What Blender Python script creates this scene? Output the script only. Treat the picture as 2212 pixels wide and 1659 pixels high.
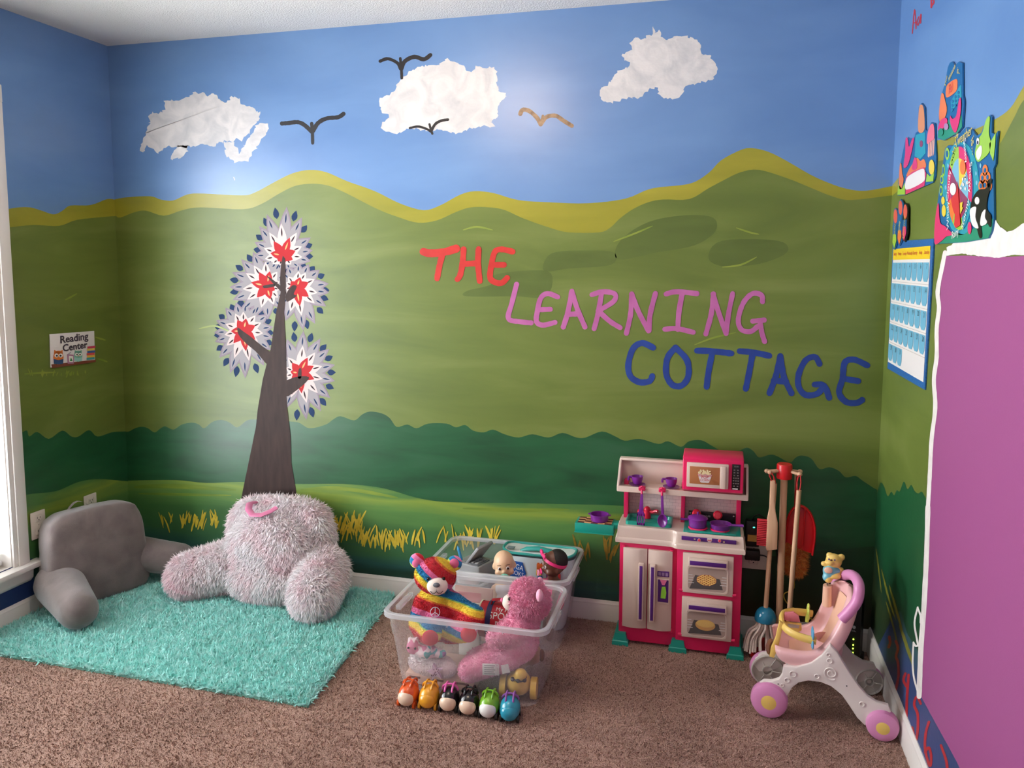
import bpy, bmesh, math, random
import numpy as np
from mathutils import Vector, Matrix, Euler
for o in list(bpy.data.objects): bpy.data.objects.remove(o, do_unlink=True)
scene = bpy.context.scene
COL = scene.collection
R = math.radians
# ------------------------------------------------------------------ camera
FPX, PPY, YAW, PITCH, ROLL = 1701.83, 739.59, -.2579, -.0995, .0019
CAM = np.array([2.7270, -3.1079, 1.4579])
RW, RH, RD = 3.3116, 2.44, -3.55          # room width, height, y of the wall behind the camera
_cy, _sy, _cp, _sp = math.cos(YAW), math.sin(YAW), math.cos(PITCH), math.sin(PITCH)
_f = np.array([_sy*_cp, _cy*_cp, _sp]); _r = np.array([_cy, -_sy, 0.]); _u = np.cross(_r, _f)
_cr, _sr = math.cos(ROLL), math.sin(ROLL)
_r, _u = _cr*_r+_sr*_u, -_sr*_r+_cr*_u
cam = bpy.data.objects.new('camera', bpy.data.cameras.new('camera')); COL.objects.link(cam)
cam.matrix_world = Matrix(((_r[0], _u[0], -_f[0], CAM[0]), (_r[1], _u[1], -_f[1], CAM[1]), (_r[2], _u[2], -_f[2], CAM[2]), (0, 0, 0, 1)))
cam.data.sensor_width = 36; cam.data.lens = FPX*36/2212; cam.data.shift_y = (PPY-829.5)/2212
cam.data.clip_start = .02
scene.camera = cam
# ------------------------------------------------------------------ light
scene.view_settings.view_transform = 'Standard'; scene.view_settings.look = 'None'
scene.view_settings.gamma = 1; scene.view_settings.use_curve_mapping = False
scene.view_settings.exposure = 0.10
w = bpy.data.worlds.new('world'); scene.world = w; w.use_nodes = True
w.node_tree.nodes['Background'].inputs[0].default_value = (.75, .88, 1, 1)
w.node_tree.nodes['Background'].inputs[1].default_value = 6.0
def light(name, kind, loc, energy, color, rot=(0, 0, 0), size=None, size_y=None, radius=None):
    L = bpy.data.lights.new(name, kind); L.energy = energy; L.color = color
    if kind == 'AREA':
        L.shape = 'RECTANGLE'; L.size = size; L.size_y = size_y
    if radius is not None: L.shadow_soft_size = radius
    o = bpy.data.objects.new(name, L); COL.objects.link(o); o.location = loc; o.rotation_euler = rot
    return o
# daylight just outside the window in the left wall
light('window_daylight', 'AREA', (-.42, -1.38, 1.1), 205, (.95, .97, 1.0), (0, R(-90), 0), 1.9, 1.65)
# the two bulbs of the ceiling fixture
for dx in (-.09, .09):
    light('ceiling_bulb_light', 'POINT', (1.66+dx, -1.14, 2.30), 92, (1.0, .77, .57), radius=.036)

# ------------------------------------------------------------------ helpers
def lin(c):
    return tuple(((v/255)/12.92 if v/255 <= .04045 else ((v/255+.055)/1.055)**2.4) for v in c)
def ray(x, y): return _f+_r*(x-1106)/FPX-_u*(y-PPY)/FPX
def at(x, y, ax, v):
    d = ray(x, y); t = (v-CAM[ax])/d[ax]; p = CAM+t*d
    return Vector((float(p[0]), float(p[1]), float(p[2])))
def PY(x, y, Y): return at(x, y, 1, Y)        # where a pixel's ray meets the upright plane y = Y
def PF(x, y, z=0.): return at(x, y, 2, z)     # ... the floor or a level plane
def PX(x, y, X): return at(x, y, 0, X)        # ... a plane parallel to the side walls

def new_mat(name):
    m = bpy.data.materials.new(name); m.use_nodes = True
    return m, m.node_tree, m.node_tree.nodes['Principled BSDF']
_mats = {}
def mat(name, c, rough=.45, spec=.5, bump=0, bscale=200, var=0, vscale=20, emit=0, alpha=1, sheen=0, metal=0, coat=0, trans=0, sss=0):
    if name in _mats: return _mats[name]
    m, nt, b = new_mat(name); c = lin(c)+(1,)
    b.inputs['Base Color'].default_value = c; b.inputs['Roughness'].default_value = rough
    b.inputs['Specular IOR Level'].default_value = spec; b.inputs['Metallic'].default_value = metal
    b.inputs['Alpha'].default_value = alpha; b.inputs['Coat Weight'].default_value = coat
    b.inputs['Transmission Weight'].default_value = trans
    if sheen: b.inputs['Sheen Weight'].default_value = sheen; b.inputs['Sheen Roughness'].default_value = .4
    if emit: b.inputs['Emission Color'].default_value = c; b.inputs['Emission Strength'].default_value = emit
    if bump or var: tc = nt.nodes.new('ShaderNodeTexCoord')
    if bump:
        n = nt.nodes.new('ShaderNodeTexNoise'); n.inputs['Scale'].default_value = bscale; n.inputs['Detail'].default_value = 3
        bp = nt.nodes.new('ShaderNodeBump'); bp.inputs['Strength'].default_value = bump; bp.inputs['Distance'].default_value = .004
        nt.links.new(tc.outputs['Object'], n.inputs['Vector']); nt.links.new(n.outputs['Fac'], bp.inputs['Height'])
        nt.links.new(bp.outputs['Normal'], b.inputs['Normal'])
    if var:
        n = nt.nodes.new('ShaderNodeTexNoise'); n.inputs['Scale'].default_value = vscale; n.inputs['Detail'].default_value = 4
        rp = nt.nodes.new('ShaderNodeValToRGB')
        rp.color_ramp.elements[0].position = .3; rp.color_ramp.elements[1].position = .7
        rp.color_ramp.elements[0].color = tuple(v*(1-var) for v in c[:3])+(1,)
        rp.color_ramp.elements[1].color = tuple(min(1, v*(1+var)) for v in c[:3])+(1,)
        nt.links.new(tc.outputs['Object'], n.inputs['Vector']); nt.links.new(n.outputs['Fac'], rp.inputs['Fac'])
        nt.links.new(rp.outputs['Color'], b.inputs['Base Color'])
    _mats[name] = m; return m
def ramp_mat(name, stops, scale=(1, 1, 1), nscale=3, detail=4, dist=0, rough=.45, bump=0, bscale=60, const=False, grad=None, amount=1., spec=.5, sheen=0, off=(0, 0, 0), transl=0):
    """noise (stretched by scale) through a colour ramp; grad=(axis, lo, hi) ramps along an axis with noise wobble"""
    m, nt, b = new_mat(name); L = nt.links.new
    tc = nt.nodes.new('ShaderNodeTexCoord'); mp = nt.nodes.new('ShaderNodeMapping'); mp.inputs['Scale'].default_value = scale
    mp.inputs['Location'].default_value = off
    n = nt.nodes.new('ShaderNodeTexNoise'); n.inputs['Scale'].default_value = nscale; n.inputs['Detail'].default_value = detail
    n.inputs['Distortion'].default_value = dist
    L(tc.outputs['Object'], mp.inputs['Vector']); L(mp.outputs['Vector'], n.inputs['Vector'])
    rp = nt.nodes.new('ShaderNodeValToRGB'); cr = rp.color_ramp
    if const: cr.interpolation = 'CONSTANT'
    while len(cr.elements) < len(stops): cr.elements.new(.5)
    for e, (p, c) in zip(cr.elements, stops): e.position = p; e.color = lin(c)+(1,)
    if grad:
        sx = nt.nodes.new('ShaderNodeSeparateXYZ'); L(tc.outputs['Object'], sx.inputs[0])
        mr = nt.nodes.new('ShaderNodeMapRange'); mr.inputs[1].default_value = grad[1]; mr.inputs[2].default_value = grad[2]
        mr.clamp = False
        L(sx.outputs[grad[0]], mr.inputs[0])
        s = nt.nodes.new('ShaderNodeMath'); s.operation = 'SUBTRACT'; s.inputs[1].default_value = .5; L(n.outputs['Fac'], s.inputs[0])
        k = nt.nodes.new('ShaderNodeMath'); k.operation = 'MULTIPLY_ADD'; k.inputs[1].default_value = amount
        L(s.outputs[0], k.inputs[0]); L(mr.outputs[0], k.inputs[2]); L(k.outputs[0], rp.inputs['Fac'])
    else: L(n.outputs['Fac'], rp.inputs['Fac'])
    L(rp.outputs['Color'], b.inputs['Base Color']); b.inputs['Roughness'].default_value = rough
    b.inputs['Specular IOR Level'].default_value = spec
    if sheen: b.inputs['Sheen Weight'].default_value = sheen
    if bump:
        n2 = nt.nodes.new('ShaderNodeTexNoise'); n2.inputs['Scale'].default_value = bscale; n2.inputs['Detail'].default_value = 2
        mp2 = nt.nodes.new('ShaderNodeMapping'); mp2.inputs['Scale'].default_value = tuple(max(.5, v*.4) if grad is None and len(set(scale)) > 1 else 1 for v in scale)
        L(tc.outputs['Object'], mp2.inputs['Vector']); L(mp2.outputs['Vector'], n2.inputs['Vector'])
        bp = nt.nodes.new('ShaderNodeBump'); bp.inputs['Strength'].default_value = bump; bp.inputs['Distance'].default_value = .004
        L(n2.outputs['Fac'], bp.inputs['Height']); L(bp.outputs['Normal'], b.inputs['Normal'])
    if transl:                                            # thin fibres let light through
        tr = nt.nodes.new('ShaderNodeBsdfTranslucent'); mx = nt.nodes.new('ShaderNodeMixShader'); mx.inputs[0].default_value = transl
        L(rp.outputs['Color'], tr.inputs['Color']); L(b.outputs[0], mx.inputs[1]); L(tr.outputs[0], mx.inputs[2]); L(mx.outputs[0], nt.nodes['Material Output'].inputs['Surface'])
    _mats[name] = m; return m

class B:
    """collects shapes into one mesh"""
    def __init__(s): s.bm = bmesh.new()
    def _merge(s, t, M=None):
        me = bpy.data.meshes.new('t'); t.to_mesh(me); t.free()
        if M is not None: me.transform(M)
        s.bm.from_mesh(me); bpy.data.meshes.remove(me); return s
    def box(s, a, b, bev=0, seg=2, M=None):
        t = bmesh.new(); a, b = Vector(a), Vector(b)
        bmesh.ops.create_cube(t, size=1)
        for v in t.verts: v.co = Vector((a[i]+(b[i]-a[i])*(v.co[i]+.5) for i in range(3)))
        if bev: bmesh.ops.bevel(t, geom=t.edges[:], offset=bev, segments=seg, profile=.5, affect='EDGES')
        bmesh.ops.recalc_face_normals(t, faces=t.faces[:])
        return s._merge(t, M)
    def ball(s, c, r, rot=None, sub=3):
        t = bmesh.new(); bmesh.ops.create_icosphere(t, subdivisions=sub, radius=1)
        r = (r, r, r) if not hasattr(r, '__len__') else r
        M = Matrix.Translation(c) @ (Euler(rot).to_matrix().to_4x4() if rot is not None else Matrix.Identity(4)) @ Matrix.Diagonal((r[0], r[1], r[2], 1))
        return s._merge(t, M)
    def tube(s, pts, r, seg=10, cap=True, closed=False, flat=1., up=None):
        pts = [Vector(p) for p in pts]; n = len(pts)
        rs = [r]*n if not hasattr(r, '__len__') else list(r)
        tan = []
        for i in range(n):
            a = pts[(i-1) % n] if (i > 0 or closed) else pts[0]; b = pts[(i+1) % n] if (i < n-1 or closed) else pts[-1]
            tan.append((b-a).normalized())
        u = Vector(up) if up is not None else (Vector((0, 0, 1)) if abs(tan[0].z) < .9 else Vector((1, 0, 0)))
        rings = []
        for i in range(n):
            x = tan[i].cross(u)
            if x.length < 1e-6: x = tan[i].cross(Vector((.3, 1, .2)))
            x.normalize(); y = x.cross(tan[i]).normalized(); u = y if up is None else u
            rings.append([s.bm.verts.new(pts[i]+rs[i]*(math.cos(k*2*math.pi/seg)*x+flat*math.sin(k*2*math.pi/seg)*y)) for k in range(seg)])
        m = n if closed else n-1
        for i in range(m):
            A, C = rings[i], rings[(i+1) % n]
            for k in range(seg): s.bm.faces.new((A[k], C[k], C[(k+1) % seg], A[(k+1) % seg]))
        if cap and not closed:
            s.bm.faces.new(rings[0]); s.bm.faces.new(rings[-1][::-1])
        return s
    def cyl(s, p0, p1, r0, r1=None, seg=20, cap=True):
        return s.tube([p0, p1], [r0, r0 if r1 is None else r1], seg, cap)
    def lathe(s, prof, c=(0, 0, 0), seg=28, axis=(0, 0, 1), cap=False):
        q = Vector((0, 0, 1)).rotation_difference(Vector(axis)); c = Vector(c)
        rings = [[s.bm.verts.new(c+q @ Vector((r*math.cos(k*2*math.pi/seg), r*math.sin(k*2*math.pi/seg), z))) for k in range(seg)] for r, z in prof]
        for A, C in zip(rings, rings[1:]):
            for k in range(seg): s.bm.faces.new((A[k], A[(k+1) % seg], C[(k+1) % seg], C[k]))
        if cap:
            s.bm.faces.new(rings[0][::-1]); s.bm.faces.new(rings[-1])
        return s
    def prism(s, poly, d, bev=0, seg=2):
        """closed outline of 3D points pushed along d"""
        t = bmesh.new(); d = Vector(d)
        A = [t.verts.new(p) for p in poly]; C = [t.verts.new(Vector(p)+d) for p in poly]; n = len(A)
        f1 = t.faces.new(A); f2 = t.faces.new(C[::-1])
        for i in range(n): t.faces.new((A[i], C[i], C[(i+1) % n], A[(i+1) % n]))
        bmesh.ops.recalc_face_normals(t, faces=t.faces[:])
        if bev:
            es = [e for e in t.edges if any(len(f.verts) > 4 or f in (f1, f2) for f in e.link_faces)]
            bmesh.ops.bevel(t, geom=es, offset=bev, segments=seg, profile=.5, affect='EDGES', clamp_overlap=True)
        bmesh.ops.triangulate(t, faces=[f for f in t.faces if len(f.verts) > 4])
        return s._merge(t)
    def grid(s, rows, closed=False, double=0):
        """quads between rows of 3D points"""
        V = [[s.bm.verts.new(p) for p in r] for r in rows]
        for A, C in zip(V, V[1:]):
            n = len(A)
            for k in range(n if closed else n-1): s.bm.faces.new((A[k], A[(k+1) % n], C[(k+1) % n], C[k]))
        return s
    def face(s, pts):
        s.bm.faces.new([s.bm.verts.new(p) for p in pts]); return s
    def mesh(s, sharp=35, name='m'):
        me = bpy.data.meshes.new(name); s.bm.to_mesh(me); s.bm.free()
        if sharp is not None:
            me.shade_smooth(); me.set_sharp_from_angle(angle=R(sharp))
        return me
def baked(me, mods):
    """mesh with modifiers applied: mods = [(type, {attr: value})]"""
    o = bpy.data.objects.new('tmp', me); COL.objects.link(o)
    for t, kw in mods:
        m = o.modifiers.new(t, t)
        for k, v in kw.items(): setattr(m, k, v)
    dg = bpy.context.evaluated_depsgraph_get(); dg.update()
    out = bpy.data.meshes.new_from_object(o.evaluated_get(dg))
    bpy.data.objects.remove(o); out.shade_smooth(); return out
def blob(fill, voxel=.012, it=6, factor=.5):
    """one continuous body: fill(B) adds overlapping shapes that are fused and smoothed"""
    b = B(); fill(b)
    return baked(b.mesh(None), [('REMESH', dict(mode='VOXEL', voxel_size=voxel)), ('SMOOTH', dict(factor=factor, iterations=it))])
def capsule(b, p0, p1, r0, r1=None, n=7, sub=2):
    r1 = r0 if r1 is None else r1
    for i in range(n):
        t = i/(n-1); b.ball(Vector(p0).lerp(Vector(p1), t), r0+(r1-r0)*t, sub=sub)
def blades(me, n, length, width, seed=0, down=.3, jit=.5, cond=None, bend=.4, lift=1.):
    """n tapering hairs standing on a mesh, as one mesh"""
    rng = np.random.default_rng(seed)
    me.calc_loop_triangles(); nt = len(me.loop_triangles)
    tv = np.zeros(nt*3, dtype=np.int64); me.loop_triangles.foreach_get('vertices', tv); tv = tv.reshape(-1, 3)
    co = np.zeros(len(me.vertices)*3); me.vertices.foreach_get('co', co); co = co.reshape(-1, 3)
    a, b, c = co[tv[:, 0]], co[tv[:, 1]], co[tv[:, 2]]
    cr = np.cross(b-a, c-a); ar = np.linalg.norm(cr, axis=1); nrm = cr/np.maximum(ar, 1e-12)[:, None]
    if cond is not None: ar = ar*cond((a+b+c)/3, nrm)
    k = rng.choice(nt, size=n, p=ar/ar.sum())
    u, v = rng.random(n), rng.random(n); fl = u+v > 1; u[fl], v[fl] = 1-u[fl], 1-v[fl]
    p = a[k]+u[:, None]*(b-a)[k]+v[:, None]*(c-a)[k]
    d = nrm[k]*lift+rng.normal(0, jit, (n, 3)); d[:, 2] -= down
    d /= np.linalg.norm(d, axis=1)[:, None]
    s = np.cross(d, rng.normal(0, 1, (n, 3))); s /= np.linalg.norm(s, axis=1)[:, None]
    ln = length*rng.uniform(.6, 1.25, n)[:, None]; w = width*.5
    d2 = d+np.array([0, 0, -bend])*rng.uniform(.3, 1.2, n)[:, None]+rng.normal(0, .25, (n, 3)); d2 /= np.linalg.norm(d2, axis=1)[:, None]
    mid = p+d*ln*.5; tip = mid+d2*ln*.5
    V = np.stack([p-s*w, p+s*w, mid+s*w*.8, mid-s*w*.8, tip], 1).reshape(-1, 3)
    i = np.arange(n)[:, None]*5
    q = np.hstack([i, i+1, i+2, i+3]); t = np.hstack([i+3, i+2, i+4])
    out = bpy.data.meshes.new('blades')
    out.vertices.add(len(V)); out.vertices.foreach_set('co', V.ravel())
    out.loops.add(n*7); out.loops.foreach_set('vertex_index', np.hstack([q, t]).ravel())
    out.polygons.add(n*2)
    st = (np.arange(n)[:, None]*7+np.array([0, 4])).ravel(); out.polygons.foreach_set('loop_start', st)
    out.update(calc_edges=True); out.validate(); return out

def tag(o, label=None, cat=None, group=None, kind=None):
    if label: o['label'] = label
    if cat: o['category'] = cat
    if group: o['group'] = group
    if kind: o['kind'] = kind
    return o
def link(name, me, m, parent=None):
    if isinstance(me, B): me = me.mesh()
    me.name = name
    if m is not None and not me.materials: me.materials.append(m)
    o = bpy.data.objects.new(name, me); COL.objects.link(o)
    if parent is not None: o.parent = parent
    return o
class Thing:
    def __init__(s, name, label, cat, loc=(0, 0, 0), rz=0, group=None, M=None):
        s.o = bpy.data.objects.new(name, None); COL.objects.link(s.o); s.o.empty_display_size = .02
        s.M = M if M is not None else Matrix.Translation(loc) @ Matrix.Rotation(rz, 4, 'Z'); s.o.matrix_world = s.M
        s.inv = s.M.inverted(); tag(s.o, label, cat, group)
    def part(s, name, me, m, parent=None, world=False, label=None, kind=None):
        if isinstance(me, B): me = me.mesh()
        if world: me.transform(s.inv)
        o = link(name, me, m, parent or s.o); return tag(o, label, None, None, kind)
def solo(name, me, m, label, cat, group=None, loc=None, rz=0):
    o = link(name, me, m)
    if loc is not None: o.location = loc; o.rotation_euler = (0, 0, rz)
    return tag(o, label, cat, group)
def struct(name, me, m, parent=None):
    o = link(name, me, m, parent)
    if parent is None: o['kind'] = 'structure'
    return o
def smooth_path(pts, n=6, closed=False):
    """Catmull-Rom through points of any dimension"""
    P = [np.array(p, float) for p in pts]; out = []; N = len(P)
    for i in range(N if closed else N-1):
        p0, p1, p2, p3 = (P[(i-1) % N], P[i], P[(i+1) % N], P[(i+2) % N]) if closed else (P[max(i-1, 0)], P[i], P[i+1], P[min(i+2, N-1)])
        for k in range(n):
            t = k/n; out.append(.5*(2*p1+(p2-p0)*t+(2*p0-5*p1+4*p2-p3)*t*t+(3*p1-p0-3*p2+p3)*t**3))
    if not closed: out.append(P[-1])
    return out
_fontcache = {}
def text_mesh(s, size, right, up, origin, align='CENTER', depth=0, sx=1., bold=0.):
    cu = bpy.data.curves.new('t', 'FONT'); cu.body = s; cu.size = size; cu.align_x = align; cu.align_y = 'CENTER'
    cu.extrude = depth; cu.resolution_u = 3; cu.offset = bold
    o = bpy.data.objects.new('t', cu); COL.objects.link(o)
    dg = bpy.context.evaluated_depsgraph_get(); dg.update()
    me = bpy.data.meshes.new_from_object(o.evaluated_get(dg)); bpy.data.objects.remove(o); bpy.data.curves.remove(cu)
    r, u = Vector(right).normalized()*sx, Vector(up).normalized(); n = r.cross(u).normalized(); c = Vector(origin)
    me.transform(Matrix(((r.x, u.x, n.x, c.x), (r.y, u.y, n.y, c.y), (r.z, u.z, n.z, c.z), (0, 0, 0, 1))))
    return me
# ================================================================== room shell
sky = ramp_mat('sky_paint', [(.25, (84, 122, 174)), (.75, (104, 142, 190))], (1, 1, 3), 1.6, 4, .4, .35, .03, 50, spec=.8)
hill_y = ramp_mat('yellow_green_paint', [(.3, (134, 132, 34)), (.7, (158, 150, 46))], (1, 1, 5), 2, 4, .3, .36, .04, 50)
hill_g = ramp_mat('hill_green_paint', [(.25, (86, 102, 40)), (.5, (100, 115, 48)), (.78, (116, 128, 64))], (.6, .6, 3.2), 2.1, 6, 1.1, .42, .04, 50)
hill_d = ramp_mat('olive_patch_paint', [(.3, (80, 96, 40)), (.7, (90, 106, 46))], (1, 1, 5), 3, 4, .4, .38, .04, 50)
hedge = ramp_mat('hedge_paint', [(.25, (22, 66, 38)), (.55, (30, 86, 50)), (.8, (48, 92, 62))], (.8, .8, 4), 3, 4, .6, .38, .04, 50)
meadow = ramp_mat('meadow_paint', [(0, (34, 62, 50)), (.14, (46, 92, 88)), (.32, (60, 108, 66)), (.55, (62, 108, 56)), (.74, (84, 128, 62)), (.9, (128, 150, 58)), (1, (76, 120, 60))],
                  (.7, .7, 7), 2.2, 4, .5, .4, .1, 70, grad=(2, .08, .47), amount=.42)
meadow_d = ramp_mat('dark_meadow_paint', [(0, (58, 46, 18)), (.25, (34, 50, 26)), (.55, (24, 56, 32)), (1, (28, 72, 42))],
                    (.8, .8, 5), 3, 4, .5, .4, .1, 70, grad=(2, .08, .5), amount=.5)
white_trim = mat('white_trim', (232, 226, 220), .3, bump=.02, bscale=8)
ceil_m = mat('ceiling_texture', (226, 224, 220), .9, bump=1.0, bscale=170)
# carpet: speckled brown cut pile
def carpet_mat():
    m, nt, b = new_mat('carpet'); L = nt.links.new
    tc = nt.nodes.new('ShaderNodeTexCoord')
    n1 = nt.nodes.new('ShaderNodeTexNoise'); n1.inputs['Scale'].default_value = 330; n1.inputs['Detail'].default_value = 3
    n2 = nt.nodes.new('ShaderNodeTexNoise'); n2.inputs['Scale'].default_value = 4; n2.inputs['Detail'].default_value = 5
    n3 = nt.nodes.new('ShaderNodeTexNoise'); n3.inputs['Scale'].default_value = 110; n3.inputs['Detail'].default_value = 2
    for n in (n1, n2, n3): L(tc.outputs['Object'], n.inputs['Vector'])
    r1 = nt.nodes.new('ShaderNodeValToRGB'); e = r1.color_ramp.elements
    e[0].position = .36; e[0].color = lin((150, 116, 102))+(1,); e[1].position = .56; e[1].color = lin((216, 180, 164))+(1,)
    r2 = nt.nodes.new('ShaderNodeValToRGB'); e = r2.color_ramp.elements
    e[0].position = .3; e[0].color = (.80, .78, .78, 1); e[1].position = .7; e[1].color = (1.06, 1.05, 1.05, 1)
    mx = nt.nodes.new('ShaderNodeMix'); mx.data_type = 'RGBA'; mx.blend_type = 'MULTIPLY'; mx.inputs[0].default_value = 1
    L(n1.outputs['Fac'], r1.inputs[0]); L(n2.outputs['Fac'], r2.inputs[0]); L(r1.outputs[0], mx.inputs[6]); L(r2.outputs[0], mx.inputs[7])
    L(mx.outputs[2], b.inputs['Base Color']); b.inputs['Roughness'].default_value = 1; b.inputs['Specular IOR Level'].default_value = .1
    ad = nt.nodes.new('ShaderNodeMath'); ad.operation = 'ADD'; L(n1.outputs['Fac'], ad.inputs[0]); L(n3.outputs['Fac'], ad.inputs[1])
    bp = nt.nodes.new('ShaderNodeBump'); bp.inputs['Strength'].default_value = .9; bp.inputs['Distance'].default_value = .008
    L(ad.outputs[0], bp.inputs['Height']); L(bp.outputs[0], b.inputs['Normal']); return m
carpet = carpet_mat()
floor = struct('floor', B().box((-.15, RD-.1, -.1), (RW+.1, .1, 0)), carpet)
_fm = B().grid([[(0, RD, 0), (RW, RD, 0)], [(0, 0, 0), (RW, 0, 0)]]).mesh()
tag(link('carpet_pile', blades(_fm, 300000, .0075, .0032, 41, down=-.2, jit=.55, bend=.2), carpet, floor), kind='stuff')
struct('ceiling', B().box((-.15, RD-.1, RH), (RW+.1, .1, RH+.1)), ceil_m)
wall_back = struct('wall_back', B().box((-.15, 0, 0), (RW+.1, .1, RH)), sky)
wall_right = struct('wall_right', B().box((RW, RD, 0), (RW+.1, 0, RH)), sky)
struct('wall_front', B().box((-.15, RD-.1, 0), (RW+.1, RD, RH)), mat('plain_cream_wall', (214, 208, 200), .6))
WY0, WY1, WZ0, WZ1 = -2.105, -.655, .235, 2.075          # window opening in the left wall, its unseen part widened for more daylight
lw = B(); lw.box((-.15, WY1, 0), (0, 0, RH)); lw.box((-.15, RD, 0), (0, WY0, RH)); lw.box((-.15, WY0, 0), (0, WY1, WZ0)); lw.box((-.15, WY0, WZ1), (0, WY1, RH))
wall_left = struct('wall_left', lw, sky)

# ------------------------------------------------------------------ window
win = bpy.data.objects.new('window_1', None); COL.objects.link(win); win['kind'] = 'structure'
b = B()
for y0, y1 in ((WY1, -.587), (WY0-.068, WY0)):
    b.box((0, y0, .235), (.012, y1, WZ1+.002), .003)
    b.box((.01, y0+(.018 if y0 == WY1 else .0), .235), (.02, y1-(0 if y0 == WY1 else .018), WZ1+.002), .004)
b.box((0, WY0-.068, WZ1), (.0215, -.587, 2.143), .004)
link('window_casing', b, white_trim, win)
b = B(); b.box((-.15, WY1-.004, WZ0), (0.001, WY1+.01, WZ1)); b.box((-.15, WY0-.01, WZ0), (0.001, WY0+.004, WZ1)); b.box((-.15, WY0, WZ1-.004), (.001, WY1, WZ1+.01))
link('window_jamb', b, white_trim, win)
link('window_sill', B().box((-.15, WY0-.115, .213), (.05, -.535, .236), .006), white_trim, win)
link('window_apron', B().prism([(0, -.575, .213), (.022, -.575, .213), (.018, -.575, .17), (.006, -.575, .155), (0, -.575, .15)], (0, WY0-.08+.575, 0)), white_trim, win)
b = B()
for i_, (y0, y1, z0, z1) in enumerate(((WY1-.045, WY1, WZ0, WZ1), (WY0, WY0+.045, WZ0, WZ1), (WY0, WY1, WZ0, WZ0+.05), (WY0, WY1, WZ1-.045, WZ1), (WY0, WY1, 1.13, 1.17), ((WY0+WY1)/2-.04, (WY0+WY1)/2+.04, WZ0, WZ1))):
    b.box((-.13-.001*i_, y0, z0), (-.095+.001*i_, y1, z1), .004)
link('sash', b, white_trim, win)
gl, nt, pb = new_mat('window_glass'); pb.inputs['Alpha'].default_value = .06; pb.inputs['Roughness'].default_value = .05
for z0, z1 in ((WZ0+.05, 1.13), (1.17, WZ1-.045)): link('pane', B().box((-.116, WY0+.045, z0), (-.11, WY1-.045, z1)), gl, win)
slat_m = mat('blind_slat_white', (240, 240, 238), .4); slat_me = None
BW = (WY1-WY0)/2-.008
bl = Thing('window_blind', 'white horizontal slat blind hanging in the window', 'blind', (-.06, (WY0+WY1)/2, WZ0))
bl.part('headrail', B().box((-.025, -BW, 1.79), (.025, BW, 1.835), .004), slat_m)
bl.part('bottom_rail', B().box((-.022, -BW, .01), (.022, BW, .03), .006), slat_m)
for y in (-.55, -.2, .2, .55): bl.part('ladder_cord', B().cyl((.0, y, .02), (.0, y, 1.8), .0015, seg=6), slat_m)
slat_me = B().grid([[(-.021, y, -.006), (-.007, y, .0), (.007, y, .003), (.021, y, .004)] for y in (-BW+.005, BW-.005)]).mesh()
slat_me.materials.append(slat_m)
for i in range(44):
    s = bpy.data.objects.new('slat', slat_me); COL.objects.link(s); s.parent = bl.o; s.location = (0, 0, .055+i*.0395)

# ------------------------------------------------------------------ baseboards
def base_prof(h=.085): return [(0, 0), (.014, 0), (.014, h*.72), (.011, h*.78), (.011, h*.86), (.007, h*.92), (.004, h), (0, h)]
struct('baseboard_back', B().prism([(0, -d, z) for d, z in base_prof()], (RW, 0, 0)), white_trim)
struct('baseboard_left', B().prism([(d, RD, z) for d, z in base_prof()], (0, -RD, 0)), white_trim)
struct('baseboard_right', B().prism([(RW-d, RD, z) for d, z in base_prof(.095)], (0, -RD, 0)), white_trim)

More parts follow.
